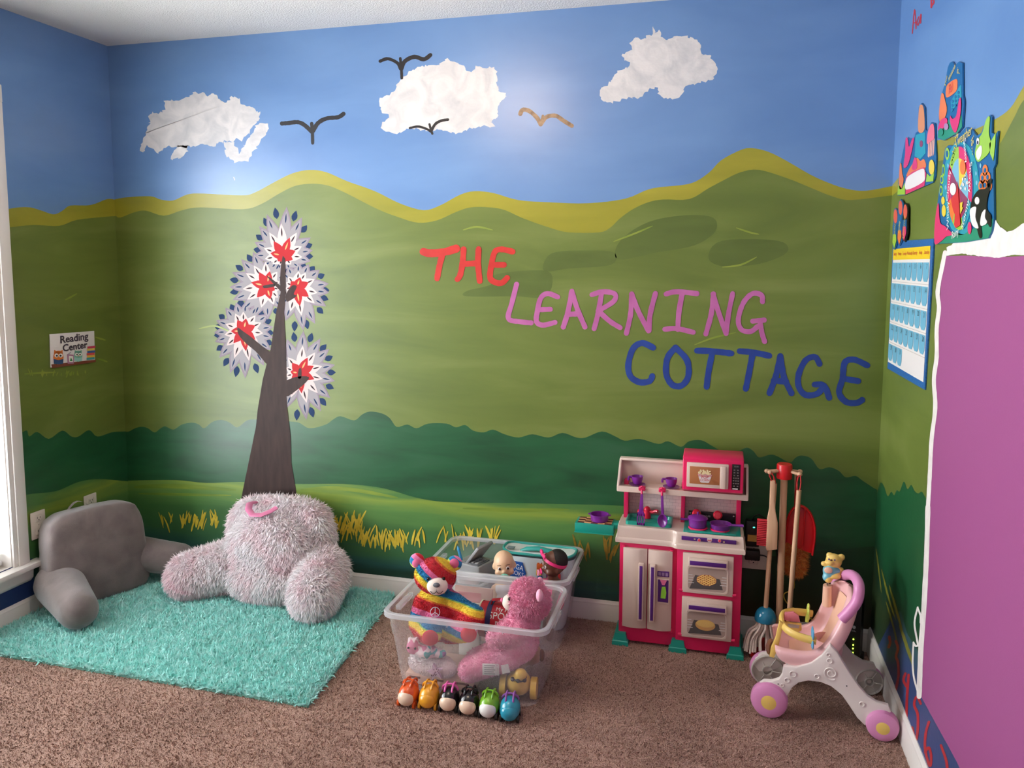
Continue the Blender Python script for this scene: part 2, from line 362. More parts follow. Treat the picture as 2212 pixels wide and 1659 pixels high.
# ------------------------------------------------------------------ painted mural
class Wall:
    def __init__(s, o, ax, val, n): s.o, s.ax, s.val, s.n = o, ax, val, Vector(n)
    def p(s, q, off=0): return at(q[0], q[1], s.ax, s.val)+s.n*off
    def poly(s, name, pts, off, m, label=None):
        P = [s.p(q, off) for q in pts]
        return s.poly3(name, [P], m, label)
    def poly3(s, name, polys, m, label=None):
        b = B()
        for P in polys:
            f = b.bm.faces.new([b.bm.verts.new(v) for v in P]); f.normal_update()
            if f.normal.dot(s.n) < 0: f.normal_flip()
        bmesh.ops.triangulate(b.bm, faces=b.bm.faces[:])
        return tag(link(name, b.mesh(None), m, s.o), label)
    def strokes(s, name, lines, off, m, wd, label=None, taper=False, n=6):
        """brush strokes: polylines in pixels, wd in pixels"""
        b = B()
        for li, L in enumerate(lines):
            w = wd
            if isinstance(L[0], (int, float)): w = L[0]; L = L[1:]
            pts = smooth_path(L, n) if len(L) > 2 else [np.array(L[0], float)+(np.array(L[1], float)-np.array(L[0], float))*t/4 for t in range(5)]
            m_ = len(pts); row = []
            rr = random.Random(str(L[0])+name)
            for i, p in enumerate(pts):
                d = pts[min(i+1, m_-1)]-pts[max(i-1, 0)]; d = d/max(np.linalg.norm(d), 1e-6); nn = np.array([-d[1], d[0]])
                k = w*.5*(1+rr.uniform(-.07, .07))
                if taper: k *= max(.12, math.sin(math.pi*min(1, (i+.6)/(m_)))**.6)
                row.append((p, nn, k, d))
            left = [p+nn*k for p, nn, k, d in row]; right = [p-nn*k for p, nn, k, d in row]
            if not taper:
                p, nn, k, d = row[0]; cap0 = [p-d*k*math.cos(a)-nn*k*math.sin(a)*1. for a in (R(60), R(30), 0, R(-30), R(-60))]
                p, nn, k, d = row[-1]; cap1 = [p+d*k*math.cos(a)+nn*k*math.sin(a)*1. for a in (R(60), R(30), 0, R(-30), R(-60))]
            V = [[b.bm.verts.new(s.p(q, off+li*.00006+i*3e-6)) for q in (l, r)] for i, (l, r) in enumerate(zip(left, right))]
            for A, C in zip(V, V[1:]):
                f = b.bm.faces.new((A[0], A[1], C[1], C[0])); f.normal_update()
                if f.normal.dot(s.n) < 0: f.normal_flip()
            if not taper:
                for c, e in ((cap0, V[0]), (cap1, V[-1])):
                    vs = [b.bm.verts.new(s.p(q, off+li*.00006+(0 if e is V[0] else 3e-6*(len(V)-1)))) for q in c]
                    seq = [e[1]]+vs+[e[0]] if e is V[0] else [e[0]]+vs+[e[1]]
                    f = b.bm.faces.new(seq); f.normal_update()
                    if f.normal.dot(s.n) < 0: f.normal_flip()
        return tag(link(name, b.mesh(None), m, s.o), label)
WB = Wall(wall_back, 1, 0., (0, -1, 0)); WL = Wall(wall_left, 0, 0., (1, 0, 0)); WR = Wall(wall_right, 0, RW, (-1, 0, 0))
def crop(ox, oy, k): return lambda pts: [(ox+x*k, oy+y*k) for x, y in pts]
c1, c2, cT, c4, c5, c6, cL, cC, cS = crop(0, 0, .36166), crop(700, 0, .40687), crop(400, 400, .36166), crop(850, 480, .49729), crop(1880, 0, .3374), crop(1880, 480, .37387), crop(0, 640, .44597), crop(1580, 960, .30143), crop(1590, 1180, .28877)
O = .00028
# back wall: outline curves in photo pixels
yb = [(246, 431), (275, 426), (325, 424), (347, 431), (374, 433), (405, 420), (438, 418), (521, 422), (550, 416), (597, 391), (633, 374), (669, 367), (705, 372), (749, 391), (810, 413), (863, 439), (915, 454), (952, 443), (993, 421), (1025, 413), (1066, 417), (1119, 432), (1188, 437), (1270, 439), (1351, 429), (1408, 407), (1489, 397), (1530, 374), (1558, 346), (1600, 324), (1625, 320), (1660, 328), (1700, 348), (1750, 377), (1790, 395), (1830, 408), (1870, 412), (1927, 402)]
gb = [(250, 466), (260, 470), (289, 459), (315, 455), (354, 466), (394, 454), (434, 448), (524, 452), (564, 441), (607, 416), (640, 401), (676, 397), (709, 401), (745, 416), (814, 451), (863, 470), (903, 481), (944, 476), (985, 458), (1017, 448), (1058, 448), (1091, 454), (1131, 472), (1188, 492), (1229, 502), (1294, 502), (1318, 492), (1339, 472), (1367, 452), (1400, 437), (1432, 431), (1489, 430), (1530, 407), (1562, 390), (1600, 372), (1640, 367), (1700, 385), (1750, 405), (1800, 425), (1840, 432), (1926, 422)]
hb = [(270, 932), (279, 932), (290, 926), (303, 922), (318, 924), (334, 934), (346, 926), (357, 921), (375, 928), (393, 917), (415, 913), (430, 917), (441, 925), (458, 912), (477, 907), (495, 912), (513, 923), (534, 908), (555, 906), (600, 906), (624, 910), (646, 913), (669, 925), (704, 917), (720, 906), (736, 899), (765, 908), (783, 895), (800, 889), (825, 893), (842, 903), (857, 922), (880, 917), (900, 925), (925, 915), (965, 915), (985, 923), (1005, 918), (1022, 930), (1045, 934), (1065, 928), (1090, 938), (1120, 945), (1150, 938), (1185, 945), (1215, 935), (1245, 945), (1265, 945), (1300, 932), (1330, 943), (1350, 952), (1382, 948), (1422, 959), (1443, 953), (1471, 965), (1489, 953), (1515, 951), (1538, 963), (1560, 974), (1590, 976), (1613, 967), (1628, 975), (1640, 988), (1664, 982), (1680, 986), (1706, 999), (1718, 989), (1731, 984), (1752, 990), (1770, 1013), (1791, 1009), (1812, 1017), (1827, 1031), (1848, 1028), (1863, 1038), (1893, 1058)]
mb = [(276, 1040), (285, 1038), (379, 1037), (446, 1043), (520, 1041), (640, 1045), (700, 1045), (760, 1046), (830, 1055), (900, 1075), (960, 1084), (1050, 1086), (1150, 1087), (1220, 1089), (1336, 1092), (1450, 1105), (1560, 1150), (1640, 1230), (1700, 1330), (1760, 1410)]
def to_floor(W, xs): return [(x, 1500) for x in xs]
def down(W, pts, off):
    """area from a painted outline down to the floor line"""
    P = [W.p(q, off) for q in smooth_path(pts, 4)]
    A, Z = P[0].copy(), P[-1].copy(); A.z = Z.z = .02
    return P+[Z, A]
def clampx(P, lo, hi):
    for v in P: v.x = min(max(v.x, lo), hi)
    P[0].x = P[-1].x = lo; return P
for nm, pts, off, m, lb in (('painted_yellow_ridge', yb, O, hill_y, 'yellow-green painted ridge line'), ('painted_hill', gb, 2*O, hill_g, 'green painted hills'), ('painted_hedge', hb, 3*O, hedge, 'dark green painted hedge')):
    P = down(WB, pts, off); P = clampx(P, 0, RW)
    for v in P[-3:-1]: v.x = RW
    WB.poly3(nm, [P], m, lb)
P = down(WB, mb, 4*O); P = clampx(P, 0, 3.05); WB.poly3('painted_meadow', [P], meadow, 'bright green painted meadow')
# darker paint towards the corner by the cleaning set
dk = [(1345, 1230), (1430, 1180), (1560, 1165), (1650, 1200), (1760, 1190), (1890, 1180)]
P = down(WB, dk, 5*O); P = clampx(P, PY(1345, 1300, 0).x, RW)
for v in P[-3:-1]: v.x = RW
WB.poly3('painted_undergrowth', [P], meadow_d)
# loose olive patches and streaks on the hills
for k, pts in enumerate(([(1335, 560), (1340, 520), (1400, 480), (1480, 465), (1540, 470), (1545, 500), (1500, 530), (1420, 545)], [(1175, 585), (1190, 548), (1260, 541), (1325, 545), (1320, 572), (1230, 580)],
                         [(1060, 615), (1065, 595), (1130, 585), (1190, 590), (1180, 640), (1110, 640), (1008, 640), (1010, 628)], [(1530, 555), (1560, 520), (1680, 520), (1700, 545), (1640, 570), (1560, 575)])):
    WB.poly('painted_patch', smooth_path(pts, 5, True), 3*O, hill_d)
rnd = random.Random(5)
gold = ramp_mat('gold_grass_paint', [(.3, (190, 164, 36)), (.7, (226, 200, 70))], (1, 1, 1), 25, 3, 0, .4, .1, 90)
ygrn = ramp_mat('yellow_streak_paint', [(.3, (112, 136, 44)), (.7, (140, 150, 60))], (1, 1, 6), 6, 3, 0, .4)
WB.strokes('painted_streak', [[(1000, 497), (1030, 490), (1065, 497)], [(1325, 522), (1370, 505), (1410, 488)], [(1590, 492), (1620, 502), (1640, 506)], [(1560, 577), (1600, 572), (1635, 555)], [(1500, 745), (1540, 730), (1590, 718)], [(430, 710), (470, 705), (520, 730)]], 5*O, ygrn, 4, taper=True)
def grass(W, name, x0, x1, yc, h, n, off=7*O, w=5, slope=0, m=None):
    L = []
    for i in range(n):
        x = rnd.uniform(x0, x1); y = yc+slope*(x-x0)+rnd.uniform(-h*.3, h*.3); a = rnd.choice((-1, 1, 1))*rnd.uniform(.05, .5); l = h*rnd.uniform(.5, 1.2)
        L.append([w*rnd.uniform(.6, 1.3), (x, y+l*.5), (x+a*l*.35, y), (x+a*l*.9, y-l*.5)])
    W.strokes(name, L, off, m or gold, w, taper=True, n=3)
grass(WB, 'painted_grass', 350, 475, 1124, 30, 34, w=3.4)
grass(WB, 'painted_grass', 692, 780, 1138, 42, 46, w=3.6)
grass(WB, 'painted_grass', 770, 880, 1156, 36, 40, slope=.1, w=3.8)
grass(WB, 'painted_grass', 880, 1075, 1162, 36, 34, slope=-.02, w=3.8)
gold_d = ramp_mat('dull_gold_grass_paint', [(.3, (122, 100, 26)), (.7, (160, 134, 46))], (1, 1, 1), 25, 3, 0, .4, .1, 90)
grass(WB, 'painted_grass', 1240, 1335, 1185, 44, 13, m=gold_d, w=4.5)
grass(WB, 'painted_grass', 1340, 1460, 1290, 60, 7, m=gold_d, w=4)
WB.strokes('painted_streak', [[10, (290, 1052), (380, 1050), (510, 1058)], [9, (650, 1058), (740, 1055), (860, 1075)], [6, (300, 1066), (400, 1068), (500, 1070)], [8, (1000, 1098), (1120, 1102), (1230, 1100)]], 6*O, ramp_mat('meadow_streak_paint', [(.3, (92, 124, 40)), (.7, (132, 150, 48))], (1, 1, 8), 5), 8, taper=True)
# clouds
cloud_m = ramp_mat('cloud_paint', [(.3, (186, 186, 188)), (.62, (214, 210, 208))], (1, 1, 1), 11, 5, 1.2, .42, .25, 60)
def ragged(pts, j, seed):
    r = random.Random(seed); out = []
    n = len(pts)
    for i in range(n):
        a, b = np.array(pts[i], float), np.array(pts[(i+1) % n], float); k = max(1, int(np.linalg.norm(b-a)/4))
        for t in range(k): out.append(a+(b-a)*t/k+np.array([r.gauss(0, j), r.gauss(0, j)]))
    return out
cl1 = c1([(835, 910), (850, 850), (870, 790), (900, 720), (885, 700), (910, 668), (970, 670), (985, 650), (980, 605), (1030, 598), (1050, 610), (1130, 580), (1150, 553), (1220, 555), (1235, 575), (1290, 555), (1305, 600), (1355, 610), (1370, 580), (1430, 590), (1440, 620), (1500, 640), (1560, 670), (1545, 720), (1490, 780), (1495, 800), (1450, 825), (1390, 845), (1310, 845), (1275, 880), (1220, 865), (1120, 875), (990, 880), (940, 920), (915, 890), (880, 870), (860, 905)])
cl1b = c1([(1060, 870), (1120, 870), (1115, 910), (1080, 945), (1020, 950), (1030, 910)])
cl1c = c1([(1335, 850), (1395, 850), (1410, 890), (1430, 915), (1500, 800), (1540, 740), (1605, 740), (1605, 780), (1565, 830), (1480, 960), (1420, 970), (1350, 940)])
cl2 = c2([(290, 560), (300, 525), (375, 480), (390, 440), (420, 410), (450, 385), (500, 355), (580, 345), (615, 345), (660, 310), (690, 335), (750, 350), (760, 380), (800, 375), (805, 350), (850, 360), (900, 355), (920, 385), (915, 440), (930, 480), (975, 505), (950, 530), (925, 560), (920, 620), (885, 640), (905, 675), (850, 670), (780, 680), (720, 708), (660, 700), (610, 680), (560, 700), (470, 680), (430, 690), (380, 712), (300, 680), (310, 650), (350, 620), (310, 600)])
cl3 = c2([(1455, 490), (1470, 470), (1510, 455), (1530, 420), (1560, 380), (1610, 365), (1630, 330), (1590, 310), (1585, 290), (1640, 260), (1630, 230), (1650, 200), (1700, 205), (1715, 185), (1735, 185), (1745, 135), (1760, 180), (1775, 155), (1790, 195), (1820, 215), (1870, 190), (1930, 195), (1980, 210), (2000, 240), (2005, 290), (2050, 290), (2070, 330), (2090, 375), (2060, 420), (1990, 445), (1920, 455), (1905, 495), (1870, 528), (1800, 520), (1770, 500), (1775, 465), (1740, 470), (1700, 500), (1660, 525), (1610, 520), (1560, 535), (1500, 545), (1470, 525)])
for i, cs in enumerate(([cl1, cl1b, cl1c], [cl2], [cl3])):
    WB.poly3('painted_cloud', [[WB.p(q, O) for q in ragged(c, 1.7, i)] for c in cs], cloud_m, 'white painted cloud')
WB.strokes('painted_streak', [[(505, 383), (507, 389)]], O, cloud_m, 2)
# birds
black = mat('black_paint', (26, 22, 24), .4); tan = ramp_mat('tan_paint', [(.3, (110, 84, 62)), (.7, (160, 130, 98))], (1, 1, 1), 40, 2, 0, .4)
for cc, L, m in ((c1, [[9, (1685, 738), (1720, 735), (1780, 730), (1820, 748), (1860, 785)], [9, (1868, 785), (1900, 735), (1950, 708), (2020, 700), (2052, 680)], [7, (1862, 738), (1866, 790), (1868, 855)]], black),
                 (c2, [[7, (298, 325), (340, 312), (390, 335), (405, 365)], [9, (410, 365), (430, 325), (480, 302), (530, 315), (565, 292)], [6, (405, 310), (410, 360), (413, 415)]], black),
                 (c2, [[5, (455, 680), (500, 672), (545, 685), (568, 700)], [6, (570, 695), (590, 660), (620, 642), (658, 635)], [5, (560, 660), (568, 690), (575, 710)]], black),
                 (c2, [[9, (1042, 605), (1055, 583), (1090, 590), (1130, 625), (1150, 660)], [9, (1150, 660), (1180, 622), (1230, 615), (1270, 640), (1315, 668)], [5, (1162, 615), (1155, 640), (1150, 660)]], tan)):
    WB.strokes('painted_bird', [[l[0]]+cc(l[1:]) for l in L], 2*O, m, 8, 'black painted bird' if m is black else 'tan painted bird')
# lettering
LET = dict(
 red=[[[17, (130, 128), (160, 135), (220, 130), (272, 115)], [(213, 140), (200, 190), (190, 245)]], [[(305, 118), (300, 180), (290, 230), (278, 248)], [(370, 116), (368, 180), (375, 256)], [(305, 182), (368, 178)]], [[(518, 128), (470, 118), (440, 130), (425, 190), (420, 240), (440, 260), (470, 264), (494, 242)], [(430, 185), (480, 185)]]],
 pink=[[[(535, 270), (515, 350), (500, 418), (550, 432), (598, 437)]], [[(714, 325), (670, 310), (640, 330), (625, 390), (622, 432), (650, 447), (702, 435)], [(635, 380), (682, 378)]], [[(738, 455), (758, 390), (775, 300)], [(775, 300), (800, 380), (832, 455)], [(758, 400), (800, 398)]], [[(872, 462), (888, 400), (905, 305)], [(862, 315), (910, 302), (962, 312), (955, 345), (890, 385)], [(890, 385), (940, 430), (985, 458)]],
       [[(1012, 482), (1030, 400), (1035, 312)], [(1035, 312), (1065, 390), (1108, 472)], [(1110, 470), (1115, 400), (1138, 310)]], [[(1184, 312), (1230, 302), (1318, 310)], [(1255, 305), (1240, 390), (1235, 465)], [(1178, 465), (1230, 462), (1302, 478)]], [[(1357, 485), (1380, 400), (1390, 312)], [(1388, 312), (1415, 400), (1445, 483)], [(1445, 480), (1455, 400), (1473, 310)]],
       [[(1603, 345), (1598, 317), (1560, 310), (1520, 350), (1498, 420), (1510, 465), (1550, 475), (1582, 452)], [(1560, 430), (1610, 425)], [(1592, 430), (1600, 480), (1612, 518)]]],
 blue=[[[(1128, 545), (1080, 525), (1040, 550), (1020, 620), (1030, 670), (1070, 695), (1112, 690), (1124, 668)]], [[(1225, 545), (1190, 590), (1185, 660), (1210, 705), (1250, 710), (1280, 670), (1275, 600), (1225, 545)]], [[(1318, 558), (1380, 560), (1468, 570)], [(1385, 565), (1370, 640), (1360, 715)]], [[(1503, 560), (1560, 565), (1632, 580)], [(1560, 570), (1545, 650), (1530, 724)]], [[(1633, 742), (1660, 670), (1680, 582)], [(1680, 582), (1695, 670), (1728, 742)], [(1652, 688), (1705, 692)]],
       [[(1850, 615), (1830, 585), (1790, 600), (1760, 660), (1760, 715), (1790, 750), (1840, 745), (1865, 715)], [(1828, 705), (1870, 710), (1892, 762)]], [[(2058, 622), (2000, 597), (1960, 610), (1950, 680), (1935, 740), (1965, 780), (2010, 785), (2035, 772)], [(1960, 680), (2018, 690)]]])
LC = dict(red=ramp_mat('red_letter_paint', [(.3, (176, 30, 26)), (.7, (200, 46, 38))], (1, 1, 1), 14, 3, 0, .42, .1), pink=ramp_mat('pink_letter_paint', [(.3, (166, 84, 140)), (.7, (184, 102, 158))], (1, 1, 1), 14, 3, 0, .42, .1), blue=ramp_mat('blue_letter_paint', [(.3, (22, 50, 122)), (.7, (32, 66, 146))], (1, 1, 1), 14, 3, 0, .42, .1))
LW = dict(red=12.5, pink=11, blue=13)
for col, letters in LET.items():
    for l in letters:
        WB.strokes('painted_letter', [([s[0]]+c4(s[1:]) if isinstance(s[0], int) else c4(s)) for s in l], 6*O, LC[col], LW[col], col+' painted letter')
# tree
bark = ramp_mat('bark_paint', [(.3, (44, 30, 28)), (.7, (62, 44, 38))], (3, 3, .6), 14, 4, 0, .6, .04, spec=.25)
tl = cT([(585, 420), (575, 470), (568, 560), (572, 640), (545, 760), (530, 860), (512, 980), (488, 1070), (465, 1160), (435, 1340), (425, 1440), (380, 1659)])+[(525, 1060), (512, 1130)]
tr_ = [(646, 1130), (640, 1060)]+cT([(636, 1659), (632, 1500), (612, 1340), (605, 1250), (608, 1180), (605, 1000), (600, 900), (592, 760), (600, 680), (602, 600), (600, 440)])
WB.poly('painted_trunk', tl+tr_, 9*O, bark, 'dark brown painted tree trunk')
for pts in ([(520, 1010), (460, 960), (400, 910), (345, 870), (315, 850), (320, 890), (360, 940), (420, 990), (460, 1035), (495, 1068)], [(560, 1200), (620, 1160), (680, 1142), (740, 1145), (720, 1180), (660, 1230), (600, 1262)], [(675, 1150), (680, 1100), (695, 1095), (695, 1150)], [(595, 655), (540, 600), (490, 545), (520, 560), (598, 625)], [(470, 600), (530, 590), (535, 605), (475, 615)], [(608, 695), (605, 650), (640, 600), (668, 605), (650, 650), (668, 660), (640, 682)]):
    WB.poly('painted_branch', smooth_path(cT(pts), 3, True), 9.5*O, bark)
leafc = dict(mauve=mat('mauve_paint', (140, 128, 138), .65, .2), grey=mat('grey_leaf_paint', (152, 147, 150), .65, .2), navy=mat('navy_paint', (26, 50, 86), .65, .2), white=mat('pale_pink_paint', (212, 192, 188), .65, .2), dark=mat('vein_paint', (54, 38, 44), .65, .2), red=mat('red_leaf_paint', (176, 36, 42), .65, .2), gold=mat('gold_vein_paint', (226, 150, 70), .45))
def petal(c, a, r0, r1, w, n=5):
    ca, sa = math.cos(a), math.sin(a); L = []
    for side in (1, -1):
        for i in (range(n+1) if side == 1 else range(n-1, 0, -1)):
            t = i/n; x = r0+(r1-r0)*t; y = side*w*math.sin(math.pi*t**.8)
            L.append((c[0]+x*ca-y*sa, c[1]+x*sa+y*ca))
    return L
rt_ = random.Random(11)
for (cx, cy, ru, rd, rl, rr) in ((612, 552, 100, 30, 60, 60), (577, 618, 75, 68, 76, 40), (641, 622, 52, 88, 34, 66), (527, 715, 60, 96, 60, 60), (648, 806, 86, 96, 44, 72)):
    G = {k: [] for k in leafc}
    def rad(a):
        dx, dy = math.cos(a), math.sin(a); rx = rr if dx > 0 else rl; ry = rd if dy > 0 else ru
        return 1/math.sqrt((dx/rx)**2+(dy/ry)**2)
    n = 15
    for i in range(n):
        a = (i+.5)*2*math.pi/n+rt_.uniform(-.08, .08); r = rad(a)
        G['mauve'].append((1.0, petal((cx, cy), a, r*.2, r*1.07, 14))); G['grey'].append((1.3, petal((cx, cy), a, r*.3, r*.97, 11)))
        G['navy'].append((3.2, petal((cx, cy), a, r*.70, r*.92, 1.6)))
        a2 = a+math.pi/n; r2 = rad(a2); G['navy'].append((.6, petal((cx, cy), a2, r2*.82, r2*1.08, 6.5)))
    for i in range(11):
        a = (i+.3)*2*math.pi/11+rt_.uniform(-.1, .1); r = rad(a)*.70
        G['white'].append((4.0, petal((cx, cy), a, r*.1, r, 10.5))); G['dark'].append((4.8, petal((cx, cy), a, r*.58, r*.88, 1.7)))
    for i in range(7):
        a = (i+.6)*2*math.pi/7+rt_.uniform(-.15, .15); r = rad(a)*.46
        G['red'].append((5.4, petal((cx, cy), a, 0, max(r, 17), 9)))
        if i % 2: G['gold'].append((6.0, petal((cx, cy), a, max(r, 15)*.3, max(r, 15)*.75, 1.7)))
    for k, L in G.items():
        WB.poly3('painted_leaves', [[WB.p(q, (3.6+z*.75+j*.008)*O) for q in pl] for j, (z, pl) in enumerate(L)], leafc[k])
# left wall
ly = [(15, 452), (40, 448), (65, 448), (90, 455), (116, 463), (135, 455), (152, 444), (195, 443), (231, 430), (247, 431)]
lg = [(15, 492), (72, 486), (127, 488), (166, 475), (231, 468), (251, 467)]
lh = [(48, 934), (58, 930), (63, 943), (80, 933), (105, 948), (134, 930), (154, 943), (169, 943), (192, 929), (210, 943), (241, 934), (271, 932)]
lm = [(58, 1067), (120, 1061), (169, 1041), (214, 1035), (276, 1040)]
for nm, pts, off, m in (('painted_yellow_ridge', ly, O, hill_y), ('painted_hill', lg, 2*O, hill_g), ('painted_hedge', lh, 3*O, hedge), ('painted_meadow', lm, 4*O, meadow)):
    P = [WL.p(q, off) for q in smooth_path(pts, 4)]
    P[-1].y = 0; P[0].y = -.6; zb = .02
    WL.poly3(nm, [[Vector((v.x, min(0, v.y), v.z)) for v in P]+[Vector((off, 0, zb)), Vector((off, -.6, zb))]], m)
# beyond and below the window
for nm, z1, off, m in (('painted_yellow_ridge', 1.62, O, hill_y), ('painted_hill', 1.53, 2*O, hill_g), ('painted_hedge', .67, 3*O, hedge)):
    WL.poly3(nm, [[Vector((off, y, z)) for y, z in ((WY0-.06, .02), (WY0-.06, z1), (-2.8, z1+.06), (RD, z1-.03), (RD, .02))]], m)
WL.poly3('painted_blue_band', [[Vector((5*O, y, z)) for y, z in ((-.56, .05), (-.56, .24), (WY0-.1, .24), (RD, .3), (RD, .05))]], mat('navy_wall_paint', (34, 56, 104), .45))
WL.strokes('painted_streak', [c for c in ([(140, 648), (152, 642), (166, 634)], [(52, 808), (80, 806), (120, 804)], [(205, 728), (218, 732), (228, 735)], [(210, 775), (222, 778), (232, 782)])], 4*O, ygrn, 4, taper=True)
grass(WL, 'painted_grass', 55, 190, 806, 12, 24, off=4*O, w=2.5, m=ygrn)
# right wall
ry = [(1926, 402), (1940, 385), (1958, 360), (1985, 325), (2023, 304), (2060, 296), (2100, 282), (2146, 260), (2183, 233), (2212, 186), (2260, 120)]
rg = [(1926, 424), (1945, 408), (1975, 380), (2015, 352), (2070, 340), (2110, 334), (2153, 320), (2190, 256), (2212, 216), (2260, 170)]
rh = [(1895, 1068), (1902, 1043), (1910, 1050), (1918, 1072), (1926, 1062), (1932, 1070), (1938, 1058), (1944, 1062), (1953, 1040), (1961, 1057), (1969, 1047), (1976, 1060), (1984, 1066), (1992, 1062), (2000, 1075), (2010, 1085), (2030, 1090)]
blue_low = ramp_mat('blue_ground_paint', [(0, (48, 70, 122)), (.5, (44, 66, 110)), (.75, (46, 84, 84)), (1, (60, 88, 52))], (1, 1, 3), 3, 4, .5, .45, .1, 70, grad=(2, .1, .42), amount=.4)
for nm, pts, off, m in (('painted_yellow_ridge', ry, O, hill_y), ('painted_hill', rg, 2*O, hill_g), ('painted_hedge', rh, 3*O, ramp_mat('right_hedge_paint', [(0, (30, 60, 40)), (.35, (52, 70, 40)), (.5, (26, 60, 40)), (.7, (20, 76, 44)), (1, (26, 84, 48))], (2, 2, .7), 5, 4, .6, .4, .1, 70, grad=(2, .05, .62), amount=.55))):
    P = [WR.p(q, off) for q in smooth_path(pts, 4)]; P[0].y = 0
    zz = P[-1].z
    P += [Vector((RW-off, RD, zz+(.1 if 'hedge' not in nm else 0))), Vector((RW-off, RD, .02)), Vector((RW-off, 0, .02))]
    WR.poly3(nm, [P], m)
# blue ground painted along the foot of the right wall, wavy upper edge
P = [(-.10, .02), (-.16, .10), (-.26, .2), (-.36, .30), (-.46, .36), (-.56, .33), (-.68, .34), (-.80, .35), (-1.2, .36), (RD, .36), (RD, .02)]
WR.poly3('painted_blue_ground', [[Vector((RW-4*O, y, z)) for y, z in P]], blue_low)
ystr = ramp_mat('ochre_streak_paint', [(.3, (96, 100, 34)), (.7, (134, 130, 42))], (1, 6, 1), 8, 4, 0, .45)
WR.strokes('painted_streak', [[3, (1893, 1185), (1899, 1230), (1905, 1280)], [4, (1905, 1230), (1920, 1290), (1936, 1340)], [5, (1922, 1265), (1938, 1320), (1952, 1370)], [7, (1944, 1350), (1958, 1390), (1970, 1430)], [4, (1915, 1300), (1930, 1350), (1942, 1400)], [5, (1962, 1395), (1970, 1425), (1976, 1450)]], 5*O, ystr, 7, taper=True)
# purple painted cottage wall with its white edging
purple = mat('purple_paint', (152, 76, 130), .5, bump=.05, bscale=300)
pl = [(2037, 553), (2090, 552), (2150, 556), (2212, 553)]
P = [WR.p(q, 6*O) for q in pl]; top = P[-1].z
P += [Vector((RW-6*O, RD+.6, top)), Vector((RW-6*O, RD+.6, .245)), WR.p((2068, 1645), 6*O), WR.p((1990, 1503), 6*O), WR.p((2003, 1200), 6*O), WR.p((2018, 900), 6*O)]
WR.poly3('painted_cottage_wall', [P], purple, 'flat purple painted cottage wall')
edge = ramp_mat('white_edge_paint', [(.3, (222, 214, 210)), (.7, (240, 234, 228))], (1, 1, 1), 30, 3, 0, .4, .2)
eb = [(2046, 552), (2046, 535), (2070, 520), (2120, 508), (2146, 500), (2148, 470), (2160, 488), (2178, 500), (2190, 498), (2212, 482), (2260, 460), (2260, 545), (2212, 552), (2190, 550), (2165, 556), (2150, 556), (2120, 553), (2080, 548)]
WR.poly('painted_thatch_edge', ragged(eb, .6, 4), 6.5*O, edge, 'white painted roof edge above the purple wall')
WR.strokes('painted_edge', [[9, (2043, 545), (2036, 580), (2027, 630), (2030, 665), (2025, 710), (2025, 770), (2019, 820), (2022, 880), (2014, 950), (2010, 1030), (2006, 1100)], [11, (2006, 1095), (2003, 1200), (1997, 1320), (1991, 1400), (1987, 1505)]], 6.7*O, edge, 9, 'white painted edging')
WR.strokes('painted_edge', [[4, (1984, 1312), (1977, 1345), (1982, 1380), (1985, 1395)], [4, (1975, 1388), (1973, 1430), (1976, 1465), (1986, 1500)], [4, (1984, 1314), (1990, 1330), (1990, 1345)], [4, (1975, 1388), (1980, 1396), (1986, 1392)]], 6.7*O, edge, 4)
redn = mat('red_number_paint', (176, 36, 44), .45)
for L in ([[(1936, 1385), (1941, 1400), (1937, 1418), (1941, 1432), (1942, 1460), (1936, 1492)]], [[(1957, 1455), (1953, 1470), (1961, 1485)], [(1964, 1458), (1961, 1500), (1959, 1555)]],
          [[(1990, 1520), (1982, 1505), (1976, 1522), (1984, 1545), (1983, 1585), (1978, 1600), (1972, 1572)]], [[(2008, 1560), (2001, 1585), (2000, 1620), (2010, 1655), (2013, 1635), (2008, 1615), (2000, 1625)]], [[(2034, 1610), (2046, 1645), (2048, 1675)]], [[(1922, 1376), (1924, 1388), (1921, 1398)]]):
    WR.strokes('painted_number', L, 6*O, redn, 5.6, 'red painted number')
WR.strokes('painted_letter', [[(1971, 72), (1976, 20), (1979, 62)], [(1973, 50), (1980, 48)], [(1985, 36), (1981, 48), (1984, 54), (1990, 30), (1989, 50)]], 2*O, redn, 2.2, 'red painted letter A')
WR.strokes('painted_letter', [[(2012, 16), (2012, -10)], [(2012, 14), (2018, 4), (2014, -4), (2020, -14)]], 2*O, redn, 3.4)
# ceiling fixture that lights the room
fx = Thing('ceiling_light', 'flush ceiling light with two round bulbs', 'light', (1.66, -1.14, RH))
fx.part('canopy', B().lathe([(.001, -.03), (.12, -.03), (.135, -.012), (.135, 0)]), mat('fixture_white', (235, 232, 226), .35))
for dx in (-.09, .09):
    fx.part('socket', B().cyl((dx, 0, -.03), (dx, 0, -.108), .016, .02), mat('brass', (170, 150, 110), .3, metal=1))
    fx.part('bulb', B().ball((dx, 0, -.14), .034), mat('bulb_glow', (255, 236, 210), .4, emit=8))
